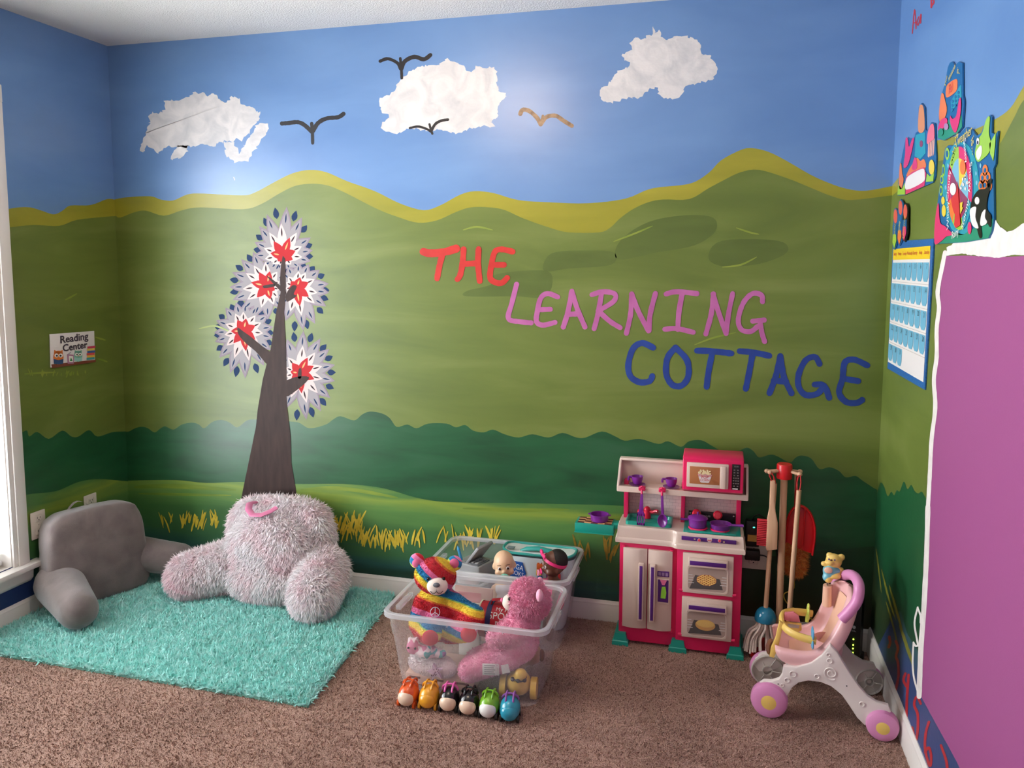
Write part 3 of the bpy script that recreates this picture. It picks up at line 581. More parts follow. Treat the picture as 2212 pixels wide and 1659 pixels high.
# ================================================================== rug
rug_col = ramp_mat('teal_pile', [(.3, (150, 232, 222)), (.5, (184, 245, 238)), (.72, (216, 252, 248))], (1, 1, 1), 38, 6, .3, .95, 0, spec=.15, sheen=.3, transl=.15)
rug = Thing('shag_rug', 'turquoise shag rug lying in the corner under the two backrest pillows', 'rug', (.72, -.46, 0))
q = [(.018, -.885), (1.452, -.897), (1.385, -.02), (.018, -.02)]
P = [Vector((x, y, 0)) for x, y in q]
rug.part('backing', B().prism(P, (0, 0, .008)), mat('rug_backing', (120, 180, 165), .9), world=True)
n = 40; rows = []
for j in range(n+1):
    a = P[0].lerp(P[3], j/n); c = P[1].lerp(P[2], j/n); row = []
    for i in range(n+1):
        p = a.lerp(c, i/n); e = min(i, n-i, j, n-j)
        row.append((p.x, p.y, .009+(.006 if e > 0 else 0)+.003*math.sin(p.x*31+2*math.sin(p.y*17))*math.sin(p.y*27)))
    rows.append(row)
me = B().grid(rows).mesh()
rug.part('pile_bed', me, rug_col, world=True)
fu = blades(me, 70000, .024, .0062, 3, down=-.15, jit=.75, bend=.3)     # the bed is already in the rug's own frame
rug.part('pile', fu, rug_col, kind='stuff')

# ================================================================== grey backrest pillow
grey = ramp_mat('grey_plush', [(.3, (104, 92, 90)), (.7, (126, 113, 110))], (1, 1, 1), 14, 4, .3, .85, .35, 420, spec=.2, sheen=.6)
gp = Thing('backrest_pillow', 'grey corduroy reading pillow with arms against the window wall', 'pillow', (.150, -.372, .016), R(66))
def fill(b):
    M = Matrix.Translation((0, .0, 0)) @ Matrix.Rotation(R(-4), 4, 'X')
    pr = [(-.19, -.01), (-.225, .06), (-.222, .15), (-.215, .24), (-.215, .30), (-.20, .36), (-.15, .392), (-.02, .396), (.10, .392), (.155, .372), (.18, .32), (.188, .24), (.20, .12), (.20, .04), (.17, -.01)]
    b.prism([M @ Vector((x, -.082, z+.01)) for x, z in pr], M.to_3x3() @ Vector((0, .125, 0)))
me = blob(fill, .012, 22)
for v in me.vertices:                                     # plump front
    k = max(0, 1-((v.co.x+.01)/.21)**2)*max(0, 1-((v.co.z-.2)/.2)**2); v.co.y += -.022*k if v.co.y < -.02 else 0
    v.co.y += .004*math.sin(v.co.z*60+v.co.x*9)*max(0, abs(v.co.x)-.12)*4
gp.part('back_cushion', me, grey)
for s in (-1, 1):
    def fill(b):
        if s < 0: capsule(b, (-.165, -.02, .115), (-.195, -.27, .082), .098, .078, 8); b.ball((-.197, -.285, .078), (.066, .055, .066))
        else: capsule(b, (.175, -.0, .14), (.30, -.125, .105), .082, .076, 8)
    me = blob(fill, .012, 8)
    for v in me.vertices: v.co.z = max(v.co.z, .004)
    ar = gp.part('arm_cushion', me, grey)
gp.part('carry_handle', B().grid([[(-.10+x*.016, .045+.008*math.sin(x*.6)-.010*k, .392+.035*math.sin(math.pi*x/6)) for x in range(7)] for k in (0, 1, 2)]), grey)

# ================================================================== pink fur backrest pillow
pinkfur = ramp_mat('pink_fur', [(.22, (255, 214, 224)), (.40, (255, 238, 242)), (.6, (255, 250, 252))], (1, 1, 1), 9, 6, .8, .95, 0, spec=.15, sheen=.4, transl=.2)
pp = Thing('backrest_pillow', 'shaggy pale pink fur reading pillow in front of the painted tree', 'pillow', (.885, -.175, .018))
def fur_part(name, me, nb, seed, ln=.034):
    o = pp.part(name, me, pinkfur)
    pp.part('fur', blades(me, nb, ln, .0058, seed, down=.5, jit=.4, bend=.9, cond=lambda c, n: (n[:, 1] < .45)*1.), pinkfur, o, kind='stuff')
def fill(b):
    M = Matrix.Translation((0, .03, 0)) @ Matrix.Rotation(R(-9), 4, 'X')
    pr = [(-.18, 0), (-.225, .08), (-.23, .20), (-.225, .31), (-.18, .372), (-.05, .388), (.08, .388), (.175, .37), (.215, .31), (.235, .2), (.245, .09), (.2, 0)]
    b.prism([M @ Vector((x, -.06, z+.012)) for x, z in pr], M.to_3x3() @ Vector((0, .12, 0)))
    b.ball((0, -.03, .2), (.19, .085, .165)); b.ball((0, -.06, .105), (.185, .085, .095))
fur_part('back_cushion', blob(fill, .013, 14), 46000, 1)
def fill(b): capsule(b, (-.20, -.02, .125), (-.345, -.112, .098), .098, .084, 8)
fur_part('arm_cushion', blob(fill, .013, 7), 21000, 2)
def fill(b): capsule(b, (.235, -.0, .13), (.275, -.15, .095), .105, .092, 8)
fur_part('arm_cushion', blob(fill, .013, 7), 23000, 3)
pp.part('carry_handle', B().tube([(-.10, .03, .40), (-.102, -.01, .405), (-.085, -.045, .392), (-.05, -.07, .378), (-.01, -.066, .380), (.02, -.045, .392), (.035, -.02, .402)], .015, 10, flat=.4), mat('rose_ribbon', (214, 120, 158), .6, sheen=.3))
# ================================================================== clear storage bins
plastic, nt, pb = new_mat('clear_plastic')
pb.inputs['Base Color'].default_value = (.86, .87, .9, 1); pb.inputs['Roughness'].default_value = .22; pb.inputs['Alpha'].default_value = .17
rimp, nt, pb = new_mat('clear_plastic_rim')
pb.inputs['Base Color'].default_value = (.86, .87, .9, 1); pb.inputs['Roughness'].default_value = .25; pb.inputs['Alpha'].default_value = .34
def rrect(hx, hy, z, r=.04, n=5):
    out = []
    for sx, sy, a0 in ((1, 1, 0), (-1, 1, 90), (-1, -1, 180), (1, -1, 270)):
        for k in range(n+1):
            a = R(a0+90*k/n); out.append((sx*(hx-r)+r*math.cos(a), sy*(hy-r)+r*math.sin(a), z))
    return out
def bin_(label, loc, H, rz=0):
    t = Thing('storage_bin', label, 'storage bin', loc, rz)
    hx, hy = .272, .176; bx, by = .238, .145
    L = lambda z: (bx+(hx-bx)*z/H, by+(hy-by)*z/H)
    rows = [rrect(bx-.03, by-.03, .004, .03), rrect(bx-.008, by-.008, .004, .035), rrect(bx, by, .012, .04)]
    for z in (.07, .14, .205): rows.append(rrect(*L(z), z, .04))
    x, y = L(.208); rows.append(rrect(x+.004, y+.004, .209, .043))
    x, y = L(H-.012); rows.append(rrect(x+.003, y+.003, H-.012, .043))
    b = B().grid(rows, True); b.face(rows[0][::-1]); t.part('tub', b, plastic)
    b = B(); rows = [rrect(hx+a, hy+a, H+z, .045) for a, z in ((0, -.012), (.0, .0), (.003, .003), (.012, .003), (.015, 0), (.015, -.014), (.011, -.014), (.011, -.003), (.002, -.003))]
    b.grid(rows, True); t.part('rim', b, rimp)
    for sx in (-.14, -.05, .05, .14): t.part('rim_rib', B().box((sx-.0015, -hy-.012, H-.02), (sx+.0015, -hy+.001, H-.002)), rimp)
    for s in (-1, 1): t.part('side_grip', B().box((s*(hx+.004)-.01, -.06, H-.045), (s*(hx+.004)+.01, .06, H-.028), .004), rimp)
    return t
bin_('clear plastic bin full of soft toys, standing behind the row of toy cars', (1.940, -.579, .002), .29)
bin_('clear plastic bin of dolls and a zip bag, pushed against the painted wall', (1.936, -.195, .002), .298)

# ------------------------------------------------------------------ rainbow teddy bear
def rainbow(name, sc, off, rot=(0, 0, 0)):
    m, nt, b = new_mat(name); L = nt.links.new
    tc = nt.nodes.new('ShaderNodeTexCoord'); mp = nt.nodes.new('ShaderNodeMapping'); mp.inputs['Rotation'].default_value = rot
    mp.inputs['Scale'].default_value = (sc, sc, sc); L(tc.outputs['Object'], mp.inputs[0])
    sx = nt.nodes.new('ShaderNodeSeparateXYZ'); L(mp.outputs[0], sx.inputs[0])
    ad = nt.nodes.new('ShaderNodeMath'); ad.inputs[1].default_value = off; L(sx.outputs[2], ad.inputs[0])
    fr = nt.nodes.new('ShaderNodeMath'); fr.operation = 'FRACT'; L(ad.outputs[0], fr.inputs[0])
    rp = nt.nodes.new('ShaderNodeValToRGB'); cr = rp.color_ramp; cr.interpolation = 'CONSTANT'
    st = [(0, (206, 36, 52)), (.2, (236, 130, 60)), (.26, (244, 214, 70)), (.46, (150, 200, 110)), (.5, (24, 126, 178)), (.7, (236, 128, 176)), (.88, (206, 36, 52))]
    while len(cr.elements) < len(st): cr.elements.new(.5)
    for e, (p, c) in zip(cr.elements, st): e.position = p; e.color = lin(c)+(1,)
    L(fr.outputs[0], rp.inputs[0]); L(rp.outputs[0], b.inputs['Base Color']); b.inputs['Roughness'].default_value = .9; b.inputs['Sheen Weight'].default_value = .4
    b.inputs['Specular IOR Level'].default_value = .2; return m
rb_m = rainbow('rainbow_plush', 9.6, .30, (R(14), R(-16), 0)); rb_h = rainbow('rainbow_plush_head', 10.5, .12, (R(10), R(-38), 0))
rb_p = mat('plush_red_pad', (206, 44, 62), .9, sheen=.3); cream = mat('cream_plush', (236, 220, 208), .85, bump=.3, bscale=500, sheen=.3)
eyeb = mat('black_eye', (18, 14, 14), .15); thread = mat('brown_thread', (60, 44, 44), .7)
t = Thing('teddy_bear', 'rainbow striped teddy bear with cream muzzle sitting up in the front bin', 'teddy bear', (1.787, -.578, .164), R(14))
def fill(b):
    b.ball((.004, .01, .042), (.080, .068, .085)); b.ball((0, .01, .115), (.062, .055, .05))
    capsule(b, (.055, -.01, .11), (.100, -.03, .085), .034, .034); capsule(b, (.1, -.03, .085), (.135, -.06, .082), .034, .036); capsule(b, (-.050, 0, .10), (-.066, -.03, .035), .034, .032)
    capsule(b, (.045, -.03, .008), (.108, -.088, .04), .042, .04); capsule(b, (-.042, -.03, .014), (-.012, -.100, .036), .042, .04)
me = blob(fill, .0075, 4); o = t.part('body', me, rb_m); t.part('plush', blades(me, 16000, .005, .002, 5, down=.2, jit=.4), rb_m, o, kind='stuff')
def fill(b): b.ball((-.005, -.005, .20), (.073, .064, .062), (0, R(8), 0))
hd = blob(fill, .0075, 3); o = t.part('head', hd, rb_h); t.part('plush', blades(hd, 9000, .005, .002, 6, down=.2, jit=.4), rb_h, o, kind='stuff')
for s in (-1, 1):
    e = t.part('ear', B().ball((s*.066-.004, .006, .245+s*-.004), (.027, .014, .028)), rb_h); t.part('inner_ear', B().ball((s*.066-.004, -.003, .244), (.017, .009, .018)), mat('rose_plush', (226, 110, 150), .9), e)
    t.part('eye', B().ball((s*.026+.004, -.063, .212), .0062), eyeb)
    t.part('foot_pad', B().ball(((.120, -.124, .042) if s > 0 else (-.009, -.138, .036)), (.028, .009, .028)), rb_p)
mz = t.part('muzzle', blob(lambda b: b.ball((.008, -.062, .186), (.038, .028, .032)), .006, 3), cream)
t.part('nose', B().ball((.008, -.088, .200), (.012, .007, .008)), mat('grey_nose', (92, 96, 104), .5), mz)
t.part('smile', B().tube([(-.014, -.084, .176), (-.007, -.0885, .171), (.002, -.0905, .172), (.008, -.0915, .179), (.008, -.0915, .190), (.008, -.0915, .179), (.014, -.0905, .172), (.023, -.0885, .171), (.030, -.084, .177)], .0012, 6), thread, mz)
b = B().lathe([(.0155, -.0006), (.0165, .0006), (.0175, -.0006)], (0, 0, 0), 20)
pz = b.mesh(); pz.transform(Matrix.Translation((.0, -.063, .092)) @ Matrix.Rotation(R(75), 4, 'X')); t.part('peace_print', pz, mat('pale_print', (220, 226, 230), .8))
b = B()
for a in (90, 270, 215, 325): b.tube([(0, 0, 0), (.016*math.cos(R(a)), .016*math.sin(R(a)), 0)], .0011, 5)
pz = b.mesh(); pz.transform(Matrix.Translation((.0, -.0635, .092)) @ Matrix.Rotation(R(75), 4, 'X')); t.part('peace_print', pz, _mats['pale_print'])

# ------------------------------------------------------------------ pink plush bear leaning against the bin's end
pk = ramp_mat('pink_plush', [(.3, (234, 138, 172)), (.7, (248, 180, 204))], (1, 1, 1), 25, 4, .4, .9, .3, 300, spec=.2, sheen=.5)
t = Thing('teddy_bear', 'plain pink plush bear leaning on the front bin end, turned sideways', 'teddy bear', (2.098, -.625, .102), R(-78))
def fill(b):
    b.ball((0, .0, .085), (.066, .066, .076), (R(-12), 0, 0)); b.ball((0, .015, .15), (.058, .055, .06))
    capsule(b, (.034, -.03, .042), (.026, -.165, -.012), .042, .040); capsule(b, (-.036, -.03, .042), (-.034, -.15, -.010), .042, .039)
    capsule(b, (-.040, 0, .14), (-.040, -.06, .095), .034, .030); capsule(b, (.046, 0, .14), (.050, -.075, .115), .035, .033)
me = blob(fill, .0085, 4); o = t.part('body', me, pk); t.part('plush', blades(me, 13000, .009, .0022, 15, down=.2, jit=.6), pk, o, kind='stuff')
hd = blob(lambda b: (b.ball((0, .035, .222), (.064, .070, .064)), b.ball((0, .03, .262), (.048, .055, .035))), .0085, 3)
o = t.part('head', hd, pk); t.part('plush', blades(hd, 9000, .013, .0024, 16, down=.1, jit=.8), pk, o, kind='stuff')
for s in (-1, 1): t.part('ear', B().ball((s*.052, .07, .266), (.02, .012, .02)), pk); t.part('eye', B().ball((s*.026, -.03, .24), .006), eyeb)
mz = t.part('muzzle', blob(lambda b: b.ball((0, -.03, .218), (.030, .028, .027)), .006, 3), cream); t.part('nose', B().ball((0, -.058, .224), (.009, .005, .007)), _mats['rose_plush'], mz)
wtag = mat('white_tag', (232, 230, 228), .5)
tg = t.part('care_tag', B().box((.0715, -.118, -.004), (.073, -.062, .036), .0004), wtag)
for k in range(5): t.part('print_line', B().box((.0729, -.112, .0+k*.007), (.0734, -.076-.004*(k % 2), .0025+k*.007)), mat('print_grey', (150, 150, 156), .6), tg)
t.part('care_tag', B().box((.074, -.048, .015), (.0755, -.022, .045), .0004, M=Matrix.Rotation(R(14), 4, 'X')), wtag)

# ------------------------------------------------------------------ sports bag
t = Thing('toy_sports_bag', 'small red and navy sports bag with white lettering in the front bin', 'bag', (2.022, -.482, .079))
redf = mat('red_nylon', (186, 26, 48), .6, bump=.1, bscale=300); navyf = mat('navy_nylon', (34, 40, 92), .6)
t.part('body', B().tube([(-.105, 0, .1), (-.1, 0, .1), (-.03, 0, .1), (.04, 0, .1), (.098, 0, .1), (.105, 0, .1)], [.055, .0615, .065, .065, .0615, .055], 24), redf)
for x in (-.06, .06): t.part('strap', B().tube([(x, .0745*math.cos(a), .1+.0745*math.sin(a)) for a in np.linspace(0, 2*math.pi, 32, endpoint=False)], .009, 8, closed=True, flat=.2, up=(1, 0, 0)) if False else B().lathe([(.0645, -.009), (.0668, -.009), (.0668, .009), (.0645, .009)], (x, 0, .1), 28, (1, 0, 0)), navyf)
t.part('end_trim', B().lathe([(.0595, -.004), (.064, -.002), (.064, .004)], (-.1, 0, .1), 28, (1, 0, 0)), mat('cream_piping', (230, 214, 190), .6))
t.part('carry_handle', B().tube([(-.06, -.012, .162), (-.055, -.014, .180), (0, -.016, .190), (.05, -.014, .180), (.06, -.012, .162)], .008, 8, flat=.4), redf)
wp = mat('white_print', (236, 234, 232), .5)
def curved_text(s, size, ang):
    me = text_mesh(s, size, (1, 0, 0), (0, 0, 1), (0, 0, 0))
    for v in me.vertices:
        a = ang+v.co.z/.065; v.co = Vector((v.co.x, -.0662*math.cos(a), .1+.0662*math.sin(a)))
    return me
t.part('lettering', curved_text('My First', .022, R(58)), wp); t.part('lettering', curved_text('SPORTS', .034, R(36)), wp); t.part('lettering', curved_text('BAG', .034, R(10)), wp)

# ------------------------------------------------------------------ other toys in the front bin
t = Thing('plush_toy', 'white plush toy with a spotted star, lying low in the front bin', 'plush toy', (1.797, -.662, .0))
me = blob(lambda b: (b.ball((0, 0, .079), (.085, .046, .034)), b.ball((-.045, .008, .082), (.042, .036, .032)), b.ball((.05, -.006, .074), (.042, .036, .028))), .009, 4)
o = t.part('body', me, mat('white_plush', (234, 220, 220), .9, bump=.2, bscale=300)); t.part('plush', blades(me, 5000, .007, .002, 21), _mats['white_plush'], o, kind='stuff')
st = [Vector((.03+(.030 if k % 2 == 0 else .013)*math.cos(R(90+36*k+14)), 0, .078+(.030 if k % 2 == 0 else .013)*math.sin(R(90+36*k+14)))) for k in range(10)]
sb = B().prism([v+Vector((0, -.050, 0)) for v in st], (0, .012, 0)); t.part('star', sb, mat('lilac_star', (200, 170, 190), .8))
b = B(); rr = random.Random(2)
for k in range(16): b.ball((.03+rr.uniform(-.014, .014), -.0505, .078+rr.uniform(-.013, .013)), (.0022, .0008, .0022), sub=1)
t.part('star_spots', b, mat('plum_spots', (104, 62, 90), .8), kind='stuff')
t = Thing('plush_toy', 'small pink and teal patterned plush toy resting on the white plush toy', 'plush toy', (1.784, -.680, .1325), R(6))
me = blob(lambda b: (b.ball((0, 0, 0), (.045, .030, .023)), b.ball((-.045, 0, .012), (.026, .024, .026)), b.ball((.046, 0, -.003), (.026, .02, .016)), b.ball((-.058, 0, .036), (.010, .008, .014)), b.ball((-.034, 0, .038), (.010, .008, .014))), .007, 3)
t.part('body', me, ramp_mat('patterned_plush', [(0, (206, 120, 150)), (.45, (228, 206, 210)), (.56, (96, 176, 176)), (.68, (150, 110, 160))], (1, 1, 1), 22, 2, .4, .9, .2, 300, const=True))
for s in (-.012, .012): t.part('eye', B().ball((-.045+s, -.022, .018), .004), eyeb)
t = Thing('stacking_box', 'flat beige toy box with brown stripes on the front bin floor', 'toy box', (1.826, -.595, .008))
t.part('case', B().box((-.12, -.085, 0), (.13, .085, .040), .006), mat('beige_card', (214, 176, 158), .6))
for x in (-.085, .0, .085): t.part('stripe', B().box((x-.02, -.0865, .022), (x+.02, -.0845, .029)), mat('brown_stripe', (120, 80, 70), .6))
t = Thing('plush_toy', 'tan plush puppy lying under the red sports bag in the front bin', 'plush toy', (2.045, -.494, .004))
me = blob(lambda b: (b.ball((0, 0, .058), (.076, .044, .050)), b.ball((.070, -.01, .075), (.038, .038, .038)), capsule(b, (-.03, -.03, .032), (-.036, -.052, .030), .023), capsule(b, (.03, -.03, .032), (.034, -.052, .030), .023)), .009, 4)
t.part('body', me, mat('tan_plush', (176, 130, 104), .95, bump=.3, bscale=200, sheen=.3))
for s in (-1, 1): t.part('ear', B().ball((.070+s*.036, -.01, .075), (.010, .016, .022)), mat('brown_plush', (120, 80, 62), .95))
t = Thing('pull_toy', 'yellow plastic pull toy with round wheels in the front bin corner', 'toy', (2.108, -.664, .008), R(6))
yel = mat('toy_yellow', (230, 186, 80), .35); blk = mat('toy_black', (34, 30, 32), .4)
t.part('body', blob(lambda b: (b.ball((0, 0, .050), (.043, .038, .042)), b.ball((0, -.012, .072), (.030, .026, .022)), b.ball((.010, -.026, .094), (.022, .020, .020))), .006, 3), yel)
for x in (-.052, .052): t.part('wheel', B().cyl((x-.01, 0, .035), (x+.01, 0, .035), .035, seg=24), yel)
t.part('collar', B().lathe([(.017, -.005), (.024, 0), (.017, .005)], (.006, -.020, .082), 20, (.1, -.35, 1)), blk)
for x in (-.016, .004, .024): t.part('knob', B().ball((x, -.040+abs(x-.004)*.35, .078), .0075), blk)
t = Thing('cloth_book', 'folded floral cloth book standing between the rainbow bear and the sports bag', 'book', (1.866, -.436, .010), 0)
t.part('cover', B().box((-.042, -.016, 0), (.042, .0, .205), .005), ramp_mat('floral_cloth', [(0, (220, 210, 200)), (.5, (222, 206, 196)), (.56, (104, 140, 80)), (.64, (196, 80, 90))], (1, 1, 1), 40, 2, 0, .9, const=True))
t.part('page', B().box((-.040, -.022, .003), (.040, -.015, .200), .003), mat('cloth_page', (226, 216, 206), .9))

# ------------------------------------------------------------------ dolls and bag in the back bin
def doll(name, label, loc, rz, skin, lips, tilt=0):
    t = Thing(name, label, 'doll', M=Matrix.Translation(loc) @ Matrix.Rotation(rz, 4, 'Z') @ Matrix.Rotation(tilt, 4, 'Y'))
    def fill(b):
        b.ball((0, .004, .045), (.040, .046, .046)); b.ball((0, -.004, .022), (.036, .038, .030)); b.ball((0, -.03, .012), (.014, .012, .01)); b.ball((0, -.043, .024), (.006, .006, .006), sub=2)
        b.ball((.024, -.022, .016), (.014, .014, .013)); b.ball((-.024, -.022, .016), (.014, .014, .013))
        b.cyl((0, .0, -.03), (0, 0, .01), .018, .02); b.ball((0, .005, -.055), (.05, .032, .035)); b.ball((0, 0, -.11), (.05, .04, .06))
        for s in (-1, 1):
            b.ball((s*.041, .008, .03), (.006, .010, .013)); capsule(b, (s*.045, 0, -.055), (s*.062, -.02, -.125), .016, .013, 5)
            capsule(b, (s*.022, -.006, -.14), (s*.026, -.010, .024-loc[2]), .021, .016, 9)
    t.part('body', blob(fill, .0042, 3), skin)
    for s in (-1, 1):
        e = t.part('eye', B().ball((s*.0155, -.0375, .036), (.0072, .004, .0066)), mat('eye_white', (236, 230, 226), .2))
        t.part('iris', B().ball((s*.0155, -.0405, .036), (.0045, .0022, .005)), mat('brown_iris', (60, 34, 22), .12), e)
        t.part('eyebrow', B().tube([(s*.009, -.041, .049), (s*.016, -.0405, .052), (s*.024, -.036, .049)], .0011, 5), mat('brow', (120, 88, 64), .8))
    return t
skin1 = mat('doll_peach', (232, 190, 152), .4, coat=.1); skin2 = mat('doll_brown', (104, 62, 46), .4, coat=.1)
t = doll('baby_doll', 'bald baby doll with green pacifier leaning in the back bin', (1.950, -.262, .262), R(14), skin1, None, R(-6))
mint = mat('mint_plastic', (120, 206, 180), .35)
o = t.part('pacifier', B().ball((0, -.049, .010), (.016, .004, .010)), mint); t.part('ring', B().tube([(.0+.009*math.cos(a), -.058, .010+.009*math.sin(a)) for a in np.linspace(0, 2*math.pi, 16, endpoint=False)], .002, 6, closed=True), mint, o)
t.part('shirt', blob(lambda b: (b.ball((0, .005, -.058), (.054, .036, .034)), b.ball((0, 0, -.11), (.055, .044, .055))), .006, 3), mat('white_cotton', (226, 220, 222), .9))
t = doll('baby_doll', 'brown-skinned baby doll with hot pink headband and pacifier in the back bin', (2.140, -.258, .284), R(-62), skin2, None, R(8))
hp = mat('hot_pink', (230, 48, 120), .45)
t.part('headband', B().lathe([(.0455, -.006), (.0475, -.006), (.0475, .006), (.0455, .006)], (0, .006, .05), 32, (0, .35, 1)), hp)
t.part('bow', blob(lambda b: (b.ball((.017, -.045, .082), (.016, .006, .011)), b.ball((-.017, -.045, .082), (.016, .006, .011)), b.ball((0, -.047, .08), .006)), .003, 2), hp)
o = t.part('pacifier', B().ball((0, -.049, .010), (.015, .004, .011)), hp); t.part('ring', B().tube([(.010*math.cos(a), -.06, .006+.010*math.sin(a)) for a in np.linspace(0, 2*math.pi, 16, endpoint=False)], .0024, 6, closed=True), mat('pale_pink_plastic', (240, 150, 180), .35), o)
t.part('hair', blob(lambda b: b.ball((0, .014, .052), (.0415, .041, .043)), .004, 2), mat('black_hair', (26, 18, 16), .7, bump=.5, bscale=300))
t.part('dress', blob(lambda b: (b.ball((0, .005, -.058), (.054, .036, .034)), b.ball((0, 0, -.11), (.06, .048, .055)), b.ball((0, -.03, -.045), (.03, .014, .02))), .006, 3), hp)
# zip bag of blocks
tealp = mat('teal_piping', (52, 158, 148), .4); vinyl = mat('clear_vinyl', (206, 222, 226), .15, bump=.25, bscale=30, coat=.5)
t = Thing('block_bag', 'white vinyl zip bag with teal piping and block print in the back bin', 'bag', (2.055, -.112, .008), R(-2))
t.part('body', B().grid([rrect(.14*k, .062*k2, z, .045) for k, k2, z in ((.74, .8, .0), (.80, .9, .02), (.93, .98, .15), (1.03, 1, .26), (1.05, .95, .292))], True).face(rrect(.1036, .0496, 0, .045)[::-1]), vinyl)
dome = [(x, y, .292+.022*math.cos(x/.147*1.4)**2*(1-(y/.06)**2*.7)+.016*abs(x/.147)**2) for x, y, _ in rrect(.147, .059, 0, .045)]
b = B(); b.grid([dome]+[[(x*k, y*k, .294+.016*(x*k/.147)**2+.012*(1-k)) for x, y, _ in rrect(.147, .059, 0, .045)] for k in (.9, .6, .3, .02)], True); t.part('lid', b, mat('white_vinyl', (226, 226, 224), .3, bump=.25, bscale=40))
t.part('piping', B().tube([Vector(p)+Vector((0, 0, .002)) for p in dome], .0055, 8, closed=True), tealp)
t.part('carry_handle', B().tube([(-.075, -.02, .302), (-.05, -.02, .312), (.0, -.02, .318), (.05, -.02, .312), (.075, -.02, .302)], [.007, .012, .014, .012, .007], 10, flat=.7), tealp)
t.part('zip_patch', B().box((-.128, -.04, .313), (-.098, -.015, .3155), .001, M=Matrix.Rotation(0, 4, 'X')), mat('grey_label', (110, 124, 130), .5))
o = t.part('badge', B().prism([Vector((x, -.0655, z)) for x, z in [(-.118, .275), (-.12, .215), (-.06, .195), (-.04, .225), (-.055, .27)]], (0, .004, 0)), mat('badge_blue', (30, 86, 168), .4))
t.part('lettering', text_mesh('MEGA', .030, (1, 0, -.22), (.1, 0, 1), (-.082, -.0662, .252), sx=.8), wp, o); t.part('lettering', text_mesh('BLOKS', .026, (1, 0, -.22), (.1, 0, 1), (-.080, -.0662, .225), sx=.8), wp, o)
def bl_(x, z, w, h, c):
    o = t.part('printed_block', B().box((x-w, -.068, z-h), (x+w, -.0645, z+h), .0012), c)
    for s in (-.5, .5): t.part('stud', B().box((x+s*w-w*.28, -.0675, z+h), (x+s*w+w*.28, -.065, z+h*1.35)), c, o)
bo, bpu, br, bb = mat('block_orange', (226, 110, 50), .4), mat('block_purple', (120, 66, 140), .4), mat('block_red', (200, 60, 56), .4), mat('block_blue', (40, 100, 170), .4)
bl_(.018, .262, .014, .012, bo); bl_(.014, .237, .012, .010, mat('block_yellow', (226, 190, 80), .4)); bl_(.018, .217, .010, .008, bb)
bl_(.078, .255, .020, .012, br); bl_(.058, .232, .016, .010, bpu); bl_(.088, .228, .013, .014, br); bl_(.075, .203, .022, .012, bo)
# grey register toy and white tray
gm = mat('grey_plastic', (150, 150, 150), .4); gd = mat('dark_grey_plastic', (96, 98, 102), .4)
t = Thing('toy_register', 'grey plastic toy register with raised screen in the back bin', 'toy', (1.800, -.165, .195), R(-20))
t.part('base', B().box((-.06, -.055, -.187), (.06, .055, .07), .006), gm)
M = Matrix.Translation((-.025, .0, .075)) @ Matrix.Rotation(R(-32), 4, 'Y') @ Matrix.Rotation(R(10), 4, 'X')
sc_ = t.part('screen', B().box((.03, -.055, 0), (.042, .055, .10), .003, M=Matrix.Rotation(R(60), 4, 'Y')).mesh(), gm)
t.part('flap', B().box((-.006, -.05, .02), (.006, .05, .145), .003, M=Matrix.Translation((-.04, 0, .03)) @ Matrix.Rotation(R(38), 4, 'Y')), gm)
t.part('keypad', B().box((-.02, -.048, .069), (.05, .03, .075), .002, M=Matrix.Rotation(R(0), 4, 'Y')), gd)
for i in range(3):
    for j in range(3): t.part('key', B().box((-.012+i*.02, -.042+j*.022, .0745), (.002+i*.02, -.026+j*.022, .079), .001), gm)
t = Thing('toy_tray', 'white plastic toy tray beside the bald doll in the back bin', 'tray', (1.814, -.292, .2285))
t.part('tray_base', B().grid([rrect(.042, .026, 0, .012), rrect(.046, .030, .022, .014), rrect(.050, .034, .022, .016), rrect(.050, .034, .018, .016)], True).face(rrect(.042, .026, 0, .012)[::-1]), mat('white_plastic', (226, 222, 220), .35))
t = Thing('picture_book', 'thin picture book standing upright inside the back bin', 'book', (1.845, -.329, .014), R(0))
t.part('cover', B().box((-.075, -.004, 0), (.075, .004, .21), .001), mat('book_cover', (206, 150, 130), .5))
t.part('page_block', B().box((-.073, .004, .003), (.072, .012, .207)), mat('paper', (228, 222, 210), .8))
t.part('printed_panel', B().box((-.06, -.0048, .12), (.03, -.004, .19)), mat('pink_panel', (214, 110, 110), .5))
t = Thing('crayon', 'blue crayon leaning on the grey toy register in the back bin', 'crayon', (1.744, -.177, .2645))
t.part('barrel', B().cyl((0, 0, 0), (-.012, 0, .045), .006), mat('sky_blue_wax', (60, 150, 200), .5)); t.part('tip', B().cyl((-.012, 0, .045), (-.015, 0, .057), .006, .002), _mats['sky_blue_wax'])

